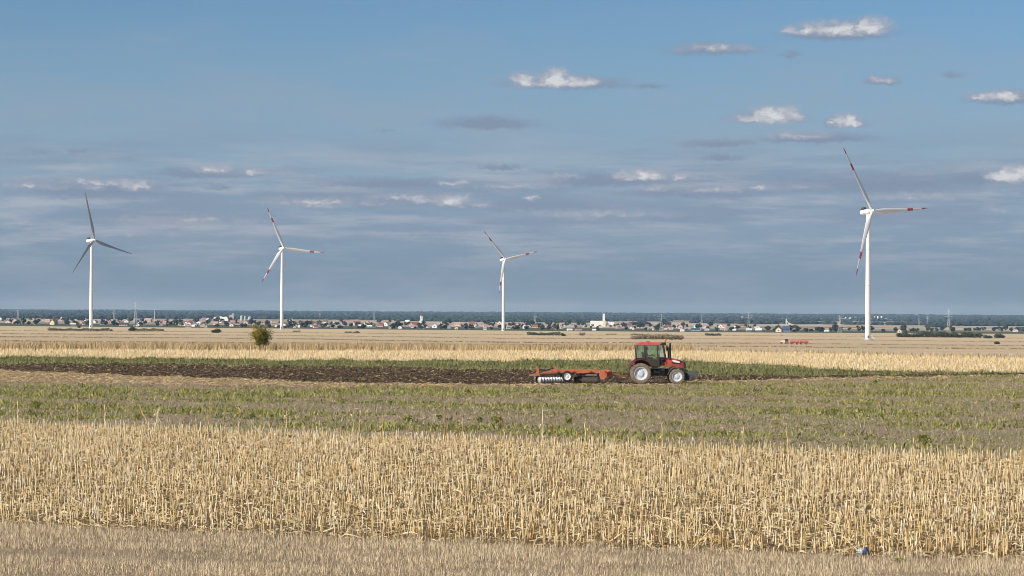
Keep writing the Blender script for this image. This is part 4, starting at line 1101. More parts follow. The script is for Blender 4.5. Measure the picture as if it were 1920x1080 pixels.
# factory with silos
def solid(name, px, py, label, cat):
    p = hit(px, py); return empty(name, p, 0, label, cat), p[1] / F_PX
r_, m = solid('factory', 418, 601.5, 'white factory with pitched hall roofs and a tower in the distant town', 'factory')
for (x0, w, h) in ((-12, 9, 7.5), (-4, 9, 8.5), (5, 9, 8), (13, 7, 8)):
    mb = MB().prism([(-w / 2 * m, -2), (w / 2 * m, -2), (w / 2 * m, h * .8 * m), (0, h * m), (-w / 2 * m, h * .8 * m)], -8 * m, 8 * m); mb.v = [(a + x0 * m, b, c) for a, b, c in mb.v]
    mb.build('hall', WALL['white'], r_)
MB().box((19 * m, 0, 7 * m), (2.4 * m, 3 * m, 15 * m)).box((16 * m, 2, 5.5 * m), (4 * m, 5 * m, 11 * m)).build('tower', WALL['grey'], r_)
MB().bar((10 * m, -1, 9 * m), (20 * m, -1, 13 * m), 1.2).build('conveyor', WALL['grey'], r_)
for q, (px, ww, hh, lb) in enumerate([(453, 5, 10, 'thick pale metal silo just right of the white factory'), (459.5, 3.6, 9.5, 'slim pale metal silo, middle of the three by the factory'), (468, 7, 8, 'round topped metal silo, rightmost of the three by the factory')]):
    r_, m = solid('silo', px, 601, lb, 'silo')
    MB().lathe([(ww / 2 * m, -2), (ww / 2 * m, hh * .82 * m)], 20, axis='z').build('shell', plain('galvanised', (.62, .64, .66), .4, .3) if 'galvanised' not in MATS else MATS['galvanised'], r_, True)
    MB().lathe([(ww / 2 * 1.04 * m, hh * .82 * m), (ww / 4 * m, hh * .95 * m), (.05, hh * m)], 20, axis='z').build('roof', MATS['galvanised'], r_, True)
# brick chimney
r_, m = solid('chimney', 290, 601, 'tall slender brick chimney in the distant town right of the leftmost turbine', 'chimney')
MB().lathe([(1.0 * m, -2), (.62 * m, 20 * m), (.75 * m, 20.2 * m), (.75 * m, 21 * m), (.3 * m, 21 * m)], 12, axis='z').build('shaft', WALL['pink'], r_, True)
# red and white mast
r_, m = solid('radio_mast', 600, 597.5, 'thin red and white radio mast above the village roofs', 'mast')
for k in range(6):
    MB().lathe([((1.0 - .13 * k) * m, k * 3.3 * m), ((.9 - .13 * k) * m, (k + 1) * 3.3 * m)], 6, axis='z').build('mast_section', WALL['white'] if k % 2 == 0 else ROOF['red'], r_)
# church
r_, m = solid('church', 790, 606, 'white church with dark pointed spire in the village middle', 'church')
MB().box((0, 0, 6 * m), (4.6 * m, 4.6 * m, 16 * m)).build('tower', WALL['white'], r_)
MB().lathe([(3.0 * m, 14 * m), (2.3 * m, 16 * m), (2.5 * m, 17 * m), (1.2 * m, 19 * m), (.5 * m, 21.5 * m), (.05, 24.5 * m)], 8, axis='z').build('spire', ROOF['brown'], r_)
MB().box((0, 0, 25 * m), (.25 * m, .25 * m, 2 * m)).box((0, 0, 25.2 * m), (1.0 * m, .25 * m, .25 * m)).build('cross', ROOF['dark'], r_)
mb = MB().prism([(-4 * m, -2), (4 * m, -2), (4 * m, 4 * m), (0, 8 * m), (-4 * m, 4 * m)], 2 * m, 18 * m); mb.build('nave', WALL['white'], r_)
for z in (9.5, 12.3): MB().box((0, -2.3 * m, z * m), (.9 * m, .4, 1.5 * m)).build('window', mt_pane, r_)
# grain elevator
r_, m = solid('grain_elevator', 1128, 612.5, 'bright white grain elevator with a slim tower in the distant village', 'grain elevator')
MB().box((-7 * m, 0, 5 * m), (28 * m, 14 * m, 12 * m)).build('storage_block', WALL['white'], r_)
MB().box((3.8 * m, -2, 14 * m), (3.8 * m, 4 * m, 21 * m)).build('elevator_tower', WALL['white'], r_)
MB().box((4.5 * m, -6 * m, 5.2 * m), (5.4 * m, 6 * m, 12.4 * m)).build('stair_block', WALL['cream'], r_)
MB().box((17 * m, 1, 4.5 * m), (13 * m, 9 * m, 8 * m)).build('annex', WALL['white'], r_)
MB().box((17 * m, -5 * m, 1.2 * m), (14 * m, 4 * m, 5 * m)).build('shed', WALL['pink'], r_)
MB().lathe([(1.6 * m, 8 * m), (1.6 * m, 9.6 * m), (.05, 10.4 * m)], 12, axis='z', c=(13 * m, 0, 0)).build('silo_cap', MATS['galvanised'], r_)
# feed mill behind the far farm
r_, m = solid('feed_mill', 1474, 610, 'grey feed mill with a slim tower and sloping conveyors behind the cream farmhouse', 'mill')
MB().box((0, 0, 6 * m), (1.6 * m, 2 * m, 13 * m)).build('tower', WALL['white'], r_)
for sg in (1, 2): MB().bar((0, 0, (10 - 3 * (sg - 1)) * m), (7 * sg * m, 0, 0), 1.3 * m).build('conveyor', WALL['white'], r_)
MB().box((-8 * m, 0, 1 * m), (9 * m, 8 * m, 4 * m)).build('hall', WALL['grey'], r_)
# far white tanks
for q, (px, w, h) in enumerate([(1586, 2.5, 3), (1594, 2.5, 3), (1604, 5, 3), (1640, 2.2, 4), (1646, 3.4, 4.5), (1653, 3.4, 4.5)]):
    r_, m = solid('storage_tank', px, 597.5, '%s of the small white storage tanks on the horizon beside the tallest turbine' % ORD[q], 'tank')
    MB().lathe([(w / 2 * m, -2), (w / 2 * m, h * m), (w / 4 * m, h * 1.1 * m), (.1, h * 1.12 * m)], 12, axis='z').build('shell', WALL['white'], r_, True)

# lattice pylons
mt_steel = plain('galvanised_steel', (.60, .63, .64), .45, .2)
def pylon(px, pt, pb, dist, label):
    d = ray(px, pb); y0 = dist; x0 = d[0] / d[1] * y0
    p = np.array([x0, y0, float(gz(x0, y0))]); H = CAM_H + ray(px, pt)[2] / ray(px, pt)[1] * y0 - p[2]
    root = empty('power_pylon', p, random.uniform(-.5, .5), label, 'pylon', 'power pylons across the plain')
    t = .17; mb = MB()
    def wid(z): u = z / H; return (2.6 * (1 - u / .7) + .75 * (u / .7)) if u < .7 else .75 * (1 - (u - .7) / .3) + .2 * ((u - .7) / .3)
    zs = [0, .16 * H, .3 * H, .43 * H, .54 * H, .63 * H, .7 * H, .78 * H, .86 * H, .93 * H, H]
    for i in range(len(zs) - 1):
        a, b = wid(zs[i]), wid(zs[i + 1])
        c = [(1, 1), (1, -1), (-1, -1), (-1, 1)]
        for k in range(4):
            p0 = (c[k][0] * a, c[k][1] * a, zs[i]); p1 = (c[k][0] * b, c[k][1] * b, zs[i + 1]); q1 = (c[(k + 1) % 4][0] * b, c[(k + 1) % 4][1] * b, zs[i + 1]); q0 = (c[(k + 1) % 4][0] * a, c[(k + 1) % 4][1] * a, zs[i])
            mb.bar(p0, p1, t); mb.bar(p0, q1, t * .6); mb.bar(q0, p1, t * .6)
    mb.build('lattice', mt_steel, root)
    for z, w in ((.72, 5.2), (.82, 6.4), (.92, 4.4)):
        mb = MB().bar((-w, 0, z * H), (w, 0, z * H), t).bar((-w, 0, z * H), (0, 0, (z + .05) * H), t * .7).bar((w, 0, z * H), (0, 0, (z + .05) * H), t * .7)
        mb.build('cross_arm', mt_steel, root)
for a in [(33.5, 573, 606, 4600, 'lattice pylon nearest the left border of the photo'), (213.5, 581, 606, 6200, 'faint short lattice pylon right of the leftmost turbine'), (254, 566, 613, 3700, 'tall lattice pylon between leftmost turbine and brick chimney'), (701.5, 579, 617, 4300, 'lattice pylon left of the church'),
          (1003, 590, 612, 7000, 'faint lattice pylon right of the smallest turbine'), (1240, 588, 622, 3900, 'lattice pylon directly above the red tractor cab'), (1316, 588, 606, 7000, 'faint lattice pylon a little right of the tractor'), (1403.5, 584, 623, 3600, 'tall lattice pylon right of the tractor'), (1574.5, 591, 624, 3800, 'lattice pylon just left of the tallest turbine'), (1723, 592, 613, 5600, 'lattice pylon above the long grey-green hedge, left one'), (1778.5, 580, 623, 3300, 'tall lattice pylon above the long grey-green hedge, right one'), (1739, 592, 605, 9000, 'tiny faint pylon between the two pylons over the hedge')]:
    pylon(*a)

# village trees
rng = np.random.default_rng(6)
mt_tree = tinted('village_tree_leaf', [(0, (0.028, 0.04, 0.022)), (.5, (0.048, 0.062, 0.032)), (1, (0.085, 0.10, 0.05))], .8, .1)
def far_tree_mesh(seed):
    g = np.random.default_rng(seed)
    nl = 16; v = g.normal(0, 1, (nl, 3)); v /= np.linalg.norm(v, axis=1)[:, None]
    C = v * g.uniform(.25, .48, (nl, 1)) * np.array([1, 1, .85]) + np.array([0, 0, .58])
    s = g.uniform(.14, .24, nl)
    a = lumps(C, s, s, s * .9, np.clip(g.normal(.45, .2, nl), 0, 1), g, .3)
    n = 150; u = g.normal(0, 1, (n, 3)); u /= np.linalg.norm(u, axis=1)[:, None]
    b = leaf_cloud(u * g.uniform(.34, .50, (n, 1)) * np.array([1, 1, .85]) + np.array([0, 0, .58]), n, .055, g, np.clip(g.normal(.5, .2, n), 0, 1))
    c = stalks(np.array([[0, 0, -.05]]), np.array([.5]), np.array([.045]), np.array([.05]), np.array([.1]), g, 6)
    V, Pp, T = join([a, b, c])
    o = bulk('tree', V, Pp, mt_tree, T); me = o.data; bpy.data.objects.remove(o); return me
FT = [far_tree_mesh(400 + i) for i in range(7)]
tcount = {}
spots = []
for px in np.arange(4, 1918, 7.5):
    dens = .95 if px < 1290 else (.65 if px < 1450 else .62)
    for row in range(2):
        if rng.uniform() > dens * (.85 if row else .34): continue
        yfoot = np.interp(px, [0, 240, 500, 960, 1200, 1440, 1700, 1920], [608.5, 611, 615.5, 619.5, 619.5, 622.5, 624, 622])
        py = yfoot - rng.uniform(0, 1.5) - row * rng.uniform(2.5, 8.5)
        if 1450 < px < 1920: py = yfoot - rng.uniform(0, 3.5) 
        spots.append((px + rng.uniform(-3, 3), py, rng.uniform(5.5, 11), rng.uniform(.65, 1.15)))
spots += [(573, 614, 22, .6), (548, 613, 16, .7), (745, 615, 16, .8), (838, 611, 17, .7), (996, 613, 14, .9), (640, 605, 9, 1.0), (711, 607, 10, 1.0), (731, 606, 6, 1.3), (912, 608, 16, .6), (1122, 619, 13, .5), (1200, 615, 14, .8), (1244, 607, 9, 1.0), (1566, 622, 12, 1.2), (1609, 616, 6, .9), (1694, 622, 14, .9), (786, 612, 9, .8), (1440, 620, 12, .8), (1480, 621, 14, .8), (1495, 621, 12, .7), (1512, 622, 10, .7)]
spots = sorted(spots)[:295]
for (px, py, wpx, asp) in spots:
    if 1098 < px < 1156 and py > 611: wpx = min(wpx, 5.0)
    p = hit(px, py); mm = p[1] / F_PX
    o = bpy.data.objects.new('tree', FT[rng.integers(0, 7)]); COL.objects.link(o)
    o.location = p; w = wpx * mm; o.scale = (w, w, w * asp); o.rotation_euler = (0, 0, rng.uniform(0, 6.28))
    kk = max(i for i, (xx, _) in enumerate(LM) if xx <= max(px, 0))
    tag(o, 'dark %s village tree right of %s' % ('broad' if asp < .85 else 'upright', LM[kk][1]), 'tree', 'trees of the distant village')

# far woods: belts that read as one mass
mt_wood = tinted('far_wood_leaf', [(0, (0.022, 0.034, 0.02)), (.5, (0.036, 0.05, 0.028)), (1, (0.06, 0.075, 0.04))], .9)
def wood(dist, depth, cover, n, hgt, seed, label, s0=-.26, s1=.26, fq=14.0):
    g = np.random.default_rng(seed)
    s = g.uniform(s0, s1, n); y = dist + g.uniform(0, depth, n) + 250 * np.sin(s * 25 + seed)
    k = fbm(s * fq + seed, y / 1500.0, seed, 3) < cover; s, y = s[k], y[k]
    x = s * y; m = len(x)
    hh = hgt * g.uniform(.6, 1.15, m) * (.7 + .6 * fbm(s * 60, y / 900.0, seed + 5, 2))
    w = hh * g.uniform(.7, 1.7, m)
    V, Pp, T = lumps(P3(x, y, 0) + np.stack([0 * hh, 0 * hh, hh * .45], 1), w, w, hh * .62, np.clip(g.normal(.5, .22, m), 0, 1), g, .28)
    tag(bulk('wood', V, Pp, mt_wood, T), label, 'wood', kind='stuff')
wood(9300, 900, .50, 3000, 12, 1, 'nearest dark wood belt behind the village', fq=9)
wood(11200, 1200, .58, 3500, 13, 2, 'second hazy wood belt behind the village', fq=8)
wood(13600, 1500, .62, 3500, 14, 3, 'third hazy wood belt beyond the village', fq=8)
wood(17000, 2200, .70, 3500, 15, 4, 'bluish wood belt on the rising far ground', fq=7)
wood(21500, 2500, .9, 3500, 16, 5, 'blue wooded rise just under the horizon', fq=6)
wood(25500, 1500, 1.0, 3500, 17, 6, 'farthest blue line of woods forming the horizon', fq=5)
wood(6300, 500, .42, 1500, 10, 7, 'dark tree rows across the plain right of the village', .06, .26, 12)
wood(7600, 500, .48, 1500, 10, 8, 'farther tree rows across the plain at the right', .05, .26, 10)
wood(5200, 250, .44, 1200, 9, 9, 'tree rows at the far right behind the long hedge', .10, .26, 16)

# ------------------------------------------------------------------ far tractor with two trailers
mt_rub = plain('dusty_rubber', (.21, .165, .12), .9, var=.25, scale=6)
mt_rubd = plain('dark_rubber', (.03, .03, .03), .8, var=.2, scale=6)
mt_trd = dusty('tractor_red', (.52, .045, .03), rough=.3, amt=.4)
mt_orange = dusty('implement_orange', (.56, .115, .045), rough=.5, amt=.6, zhi=1.3, coat=0)
mt_blk = dusty('black_frame', (.02, .021, .024), (.16, .125, .09), .5, .18, coat=0)
mt_rim = dusty('pale_rim', (.68, .74, .80), (.40, .32, .24), .4, .5, zlo=-1.2, zhi=1.0, coat=0)
def lug_tyre(mb, r, w, n, lug=.035):
    pr = [(r * .60, -w * .42), (r * .72, -w * .5), (r * .88, -w * .48), (r * .96, -w * .36), (r * .965, 0), (r * .96, w * .36), (r * .88, w * .48), (r * .72, w * .5), (r * .60, w * .42), (r * .60, -w * .42)]
    mb.lathe(pr, 40, axis='y')
    for k in range(n):
        for sg in (-1, 1):
            a = 2 * math.pi * (k + (.5 if sg > 0 else 0)) / n
            b0 = Vector((math.cos(a) * r * .955, sg * .02, math.sin(a) * r * .955)); a2 = a + .55 * 2 * math.pi / n
            b1 = Vector((math.cos(a2) * r * .93, sg * w * .47, math.sin(a2) * r * .93))
            mb.bar(b0, b1, .055 * r / .8, lug * 2)
def wheel(parent, c, r, w, n, side, rimmat=None, tyremat=None):
    e = MB(); lug_tyre(e, r, w, n); ty = e.build('wheel', tyremat or mt_rub, parent, False); ty.location = c
    rr = r * .61; s = side
    rim = MB().lathe([(rr, s * w * .40), (rr * 1.02, s * w * .47), (rr * .94, s * w * .46), (rr * .90, s * w * .30), (rr * .62, s * w * .20), (rr * .40, s * w * .26), (rr * .36, s * w * .34), (rr * .14, s * w * .36), (.01, s * w * .36)], 32, axis='y')
    rim.lathe([(rr * 1.0, -s * w * .4), (rr * .5, -s * w * .2), (.01, -s * w * .2)], 24, axis='y')
    ro = rim.build('rim', rimmat or mt_rim, ty, True)
    mb = MB()
    for k in range(8):
        a = 2 * math.pi * k / 8; mb.tube([(math.cos(a) * rr * .5, s * w * .20, math.sin(a) * rr * .5), (math.cos(a) * rr * .5, s * w * .30, math.sin(a) * rr * .5)], rr * .045, 6)
    mb.build('bolts', mt_blk, ty)
    return ty
def far_tractor():
    p = hit(1475, 645.5); m = p[1] / F_PX
    root = empty('tractor', p, 0, 'small white and red tractor pulling two red trailers, far right field', 'tractor')
    root.rotation_euler = (0, 0, R(180)); k = m * 17 / 3.9; root.scale = (k, k, k)
    MB().prism([(-.2, .8), (2.5, .8), (2.6, 1.2), (2.4, 1.5), (.9, 1.65), (-.2, 1.65)], -.4, .4).build('hood', WALL['white'], root, bevel=.05)
    MB().box((.0, 0, .95), (1.5, 1.7, .3)).build('fender', mt_trd, root)
    mb = MB()
    for sx in (-.6, .75):
        for sy in (-.65, .65): mb.bar((sx, sy, 1.1), (sx * .9, sy, 2.5), .1)
    mb.build('cab_frame', mt_blk, root)
    MB().box((.08, 0, 1.75), (1.25, 1.25, 1.3)).build('cab_glass', mt_pane, root)
    MB().box((.05, 0, 2.58), (1.6, 1.5, .18)).build('roof', WALL['white'], root)
    for sy in (-.8, .8):
        wheel(root, (0, sy, .75), .78, .45, 14, 1 if sy > 0 else -1, mt_trd)
        wheel(root, (2.2, sy * .95, .5), .52, .35, 12, 1 if sy > 0 else -1, mt_trd)
    return p, m
pf, mf = far_tractor()
for q, (px, lb) in enumerate([(1489.5, 'red box trailer hitched directly behind the far white tractor'), (1507, 'second red box trailer, last behind the far white tractor')]):
    p = hit(px, 645.8); m = p[1] / F_PX
    root = empty('farm_trailer', p, 0, lb, 'trailer', 'red trailers of the far tractor'); k = m * 17 / 4.4; root.scale = (k, k, k)
    mb = MB().prism([(-2, .95), (2, .95), (2.15, 1.95), (-2.15, 1.95)], -1.05, 1.05)
    mb.build('box_body', plain('faded_trailer_red', (.60, .20, .19), .7) if 'faded_trailer_red' not in MATS else MATS['faded_trailer_red'], root)
    mb = MB()
    for xx in np.linspace(-1.8, 1.8, 7): mb.box((xx, -1.08, 1.45), (.08, .06, 1.0))
    mb.build('side_ribs', mt_trd, root)
    MB().box((0, 0, .85), (4, .7, .18)).bar((-2, 0, .8), (-3.0, 0, .6), .12).build('chassis', mt_blk, root)
    MB().box((2.1, 0, 1.4), (.1, 1.9, 1.1)).build('tailgate', ROOF['brown'], root)
    for xx in (-1.3, 1.3):
        for sy in (-.85, .85): wheel(root, (xx, sy, .42), .45, .3, 12, 1 if sy > 0 else -1, mt_trd, mt_rubd)

# ------------------------------------------------------------------ the red tractor
mt_glass = glassmat('green_cab_glass', (.84, .97, .96), .20)
mt_mroof = dusty('cab_roof_red', (.52, .075, .065), (.50, .32, .25), .5, .5, zlo=2.0, zhi=4.0, coat=0)
mt_amber = plain('amber_beacon', (.85, .25, .02), .3, var=.05)
mt_fdark = plain('fender_maroon', (.20, .022, .028), .4, var=.2, scale=4)
mt_grey = plain('grey_iron', (.085, .09, .095), .6, var=.25, scale=5)
mt_decal = plain('white_decal', (.82, .80, .78), .4, var=.04)
mt_seat = plain('seat_cloth', (.05, .05, .06), .8)
PT = hit(1199.8, 719.5)
TYAW = R(1.0)
def red_tractor():
    root = empty('tractor', PT, TYAW, 'red tractor with green tinted cab windows towing the disc harrow', 'tractor')
    hw = .86                                    # half track
    for sg in (-1, 1):
        wheel(root, (0, sg * hw, .80), .82, .46, 20, sg)
        wheel(root, (2.76, sg * .84, .585), .61, .36, 17, sg)
    # body under the hood
    MB().box((.2, 0, .85), (1.5, .55, .6)).box((1.5, 0, .9), (1.6, .5, .55)).box((2.7, 0, .72), (.3, 1.35, .22)).box((2.6, 0, .95), (1.3, .46, .4)).build('chassis', mt_blk, root, bevel=.02)
    MB().tube([(1.05, -.62, 1.02), (1.75, -.62, 1.02)], .2, 14).build('fuel_tank', mt_blk, root, True)
    MB().box((1.68, -.52, .95), (.34, .2, .5)).build('tool_box', mt_grey, root, bevel=.02)
    # hood with rounded top
    def hoodsec(x, wt, zt, zb):
        return [(x, -wt, zb), (x, -wt, zt - .16), (x, -wt * .86, zt - .05), (x, -wt * .5, zt), (x, wt * .5, zt), (x, wt * .86, zt - .05), (x, wt, zt - .16), (x, wt, zb)]
    secs = [hoodsec(1.58, .46, 2.04, 1.40), hoodsec(1.8, .47, 2.04, 1.40), hoodsec(2.1, .46, 2.0, 1.40), hoodsec(2.55, .44, 1.95, 1.36), hoodsec(2.95, .42, 1.86, 1.28), hoodsec(3.2, .38, 1.77, 1.24), hoodsec(3.36, .30, 1.62, 1.26)]
    P = [q for s_ in secs for q in s_]; n = 8
    fs = [(i * n + k, i * n + (k + 1) % n, (i + 1) * n + (k + 1) % n, (i + 1) * n + k) for i in range(len(secs) - 1) for k in range(n)] + [tuple(range(n)), tuple(range((len(secs) - 1) * n, len(secs) * n))]
    hd = MB().add(P, fs).build('hood', mt_trd, root, True)
    for sg in (-1, 1):
        MB().prism([(2.40, 1.78), (2.55, 1.85), (3.0, 1.72), (3.02, 1.62), (2.6, 1.66)], sg * .40, sg * .475).build('decal', mt_decal, hd)
        MB().prism([(2.34, 1.72), (2.45, 1.58), (2.98, 1.56), (2.95, 1.62), (2.45, 1.68)], sg * .40, sg * .477).build('side_vent', mt_blk, hd)
        MB().box((1.78, sg * .475, 1.76), (.30, .02, .14)).build('side_badge', mt_blk, hd)
        MB().box((2.0, sg * .475, 1.44), (.9, .02, .06)).build('trim_strip', mt_orange, hd)
    MB().prism([(3.34, 1.22), (3.47, 1.24), (3.50, 1.5), (3.40, 1.68), (3.3, 1.66)], -.30, .30).build('grille', mt_blk, root, bevel=.015)
    for sg in (-1, 1): MB().lathe([(.07, 0), (.06, .03), (.01, .035)], 12, axis='y', c=(3.44, sg * .2, 1.55)).build('headlight', mt_decal, root)
    MB().tube([(2.26, -.40, 1.85), (2.26, -.40, 2.35), (2.26, -.40, 3.05), (2.30, -.40, 3.16)], [.085, .085, .06, .055], 12).build('exhaust_pipe', mt_blk, root, True)
    MB().tube([(2.20, .36, 1.9), (2.20, .36, 2.6)], .06, 10).tube([(2.20, .36, 2.6), (2.20, .36, 2.78)], .12, 12).build('air_intake', mt_blk, root, True)
    # cab: pillars, glass, roof
    W = .76; mb = MB()
    pil = {'rear': ((-.33, 1.9), (-.27, 2.95)), 'mid': ((.38, 1.75), (.40, 2.95)), 'door': ((1.42, 1.3), (1.38, 2.95)), 'front': ((1.94, 1.98), (1.76, 2.95))}
    for nm, (a, b) in pil.items():
        wy = W if nm != 'front' else .5
        for sg in (-1, 1):
            MB().bar((a[0], sg * wy, a[1]), (b[0], sg * (W if nm != 'front' else .55), b[1]), .07, .06).build('cab_pillar', mt_blk, root)
    for sg in (-1, 1):
        MB().bar((-.34, sg * W, 1.95), (.38, sg * W, 1.93), .06).bar((1.42, sg * W, 1.32), (.95, sg * W, 1.32), .06).bar((.38, sg * W, 1.8), (.95, sg * W, 1.32), .06).bar((1.42, sg * W, 2.0), (1.94, sg * .5, 2.0), .06).build('window_frame', mt_blk, root)
        MB().prism([(-.31, 1.97), (.36, 1.95), (.36, 2.93), (-.26, 2.93)], sg * (W - .01), sg * (W + .006)).build('rear_side_window', mt_glass, root)
        MB().prism([(.41, 1.82), (.95, 1.34), (1.38, 1.34), (1.36, 2.93), (.42, 2.93)], sg * (W - .01), sg * (W + .006)).build('door_window', mt_glass, root)
        mb = MB().add([(1.44, sg * W, 2.02), (1.92, sg * .5, 2.02), (1.75, sg * .55, 2.93), (1.40, sg * W, 2.93)], [(0, 1, 2, 3)]); mb.build('quarter_window', mt_glass, root)
        MB().bar((1.06, sg * (W + .03), 1.9), (1.06, sg * (W + .03), 2.0), .035).build('door_handle', mt_blk, root)
    MB().add([(1.95, -.48, 2.02), (1.95, .48, 2.02), (1.77, .54, 2.93), (1.77, -.54, 2.93)], [(0, 1, 2, 3)]).build('windscreen', mt_glass, root)
    MB().add([(-.34, -.72, 1.97), (-.34, .72, 1.97), (-.28, .72, 2.93), (-.28, -.72, 2.93)], [(0, 1, 2, 3)]).build('rear_window', mt_glass, root)
    MB().prism([(-.36, 2.94), (1.60, 2.94), (1.86, 3.0), (1.84, 3.12), (1.40, 3.18), (.0, 3.20), (-.36, 3.10)], -.86, .86).build('roof', mt_mroof, root, bevel=.04)
    MB().prism([(1.40, 2.98), (1.92, 2.98), (1.93, 3.16), (1.62, 3.17)], -.872, .872).build('roof_visor', mt_blk, root, bevel=.02)
    MB().box((.6, -.3, 3.215), (.28, .2, .05)).build('roof_hatch', mt_blk, root)
    MB().tube([(1.86, -.6, 3.14), (1.86, -.6, 3.24)], .04, 8).build('beacon_stem', mt_blk, root)
    MB().lathe([(.085, 3.22), (.085, 3.36), (.06, 3.42), (.01, 3.43)], 14, axis='z', c=(1.86, -.6, 0)).build('beacon', mt_amber, root, True)
    MB().box((.55, 0, 1.62), (1.9, 1.36, .5)).box((1.50, 0, 1.7), (.16, .9, .62)).build('cab_floor', mt_blk, root)
    st = MB().box((.45, 0, 1.78), (.5, .5, .16)).box((.22, 0, 2.12), (.14, .48, .62), (0, -.12, 0)).build('seat', mt_seat, root, bevel=.04)
    wh = MB().lathe([(.19, -.015), (.205, 0), (.19, .015), (.175, 0), (.19, -.015)], 20, axis='z').bar((0, 0, 0), (.0, 0, -.5), .04).bar((-.18, 0, 0), (.18, 0, 0), .03).build('steering_wheel', mt_blk, root)
    wh.location = (1.12, 0, 2.18); wh.rotation_euler = (0, R(-35), 0)
    # mirrors, steps, fenders
    for sg in (-1, 1):
        MB().bar((1.80, sg * .58, 2.90), (2.12, sg * 1.02, 2.90), .03).bar((2.12, sg * 1.02, 2.92), (2.12, sg * 1.02, 2.82), .03).build('mirror_arm', mt_blk, root)
        MB().box((2.14, sg * 1.02, 2.68), (.09, .2, .36)).build('mirror', mt_blk, root, bevel=.02)
        pts = []
        for k in range(13):
            a = R(160 - k * 11.2); pts.append((math.cos(a) * .98, .80 + math.sin(a) * 1.10))
        poly = pts + [(q[0] * .95, .80 + (q[1] - .80) * .95) for q in pts[::-1]]
        MB().prism(poly, sg * .56, sg * 1.10).build('rear_fender', mt_fdark, root)
        MB().prism([(p_[0], p_[1] + .004) for p_ in pts[3:11]] + [(.45, 1.7), (-.33, 1.9)], sg * .60, sg * .70).build('fender_panel', mt_fdark, root)
        pts = [(2.76 + math.cos(R(170 - k * 13)) * .72, .585 + math.sin(R(170 - k * 13)) * .74) for k in range(10)]
        poly = pts + [(2.76 + (q[0] - 2.76) * .95, .585 + (q[1] - .585) * .95) for q in pts[::-1]]
        MB().prism(poly, sg * .66, sg * 1.02).build('front_fender', mt_grey, root)
        for k, z in enumerate((1.22, .92, .62, .34)):
            MB().box((1.22, sg * (.88 + .02 * (3 - k)), z), (.42, .28, .035)).build('step', mt_grey, root)
        MB().bar((1.02, sg * .98, .3), (1.02, sg * .94, 1.26), .035).bar((1.42, sg * .98, .3), (1.42, sg * .94, 1.26), .035).build('step_rail', mt_blk, root)
        MB().tube([(1.46, sg * .84, 1.35), (1.47, sg * .9, 1.9), (1.46, sg * .82, 2.3)], .018, 6).build('grab_rail', mt_blk, root)
    # front weights
    for k in range(8): MB().prism([(3.62, .62), (4.30, .52), (4.42, .62), (4.42, .95), (4.28, 1.0), (3.62, .98)], -.52 + k * .131, -.52 + k * .131 + .118).build('front_weight', mt_grey, root, bevel=.02)
    MB().prism([(3.2, .55), (3.75, .6), (3.75, 1.0), (3.2, 1.25)], -.3, .3).box((3.5, 0, .45), (.5, .7, .3)).build('weight_bracket', mt_blk, root, bevel=.02)
    # hitch
    for sg in (-1, 1): MB().bar((-.25, sg * .32, .75), (-1.05, sg * .42, .52), .07).bar((-.35, sg * .36, 1.35), (-.95, sg * .41, .56), .05).build('lift_arm', mt_blk, root)
    MB().tube([(-.4, 0, 1.3), (-.75, 0, 1.45), (-.85, 0, 1.2), (-.8, 0, .9)], .025, 6).tube([(-.4, .1, 1.35), (-.95, .15, 1.5), (-1.05, .15, 1.0)], .02, 6).build('hydraulic_hose', mt_blk, root)
    return root
tractor = red_tractor()

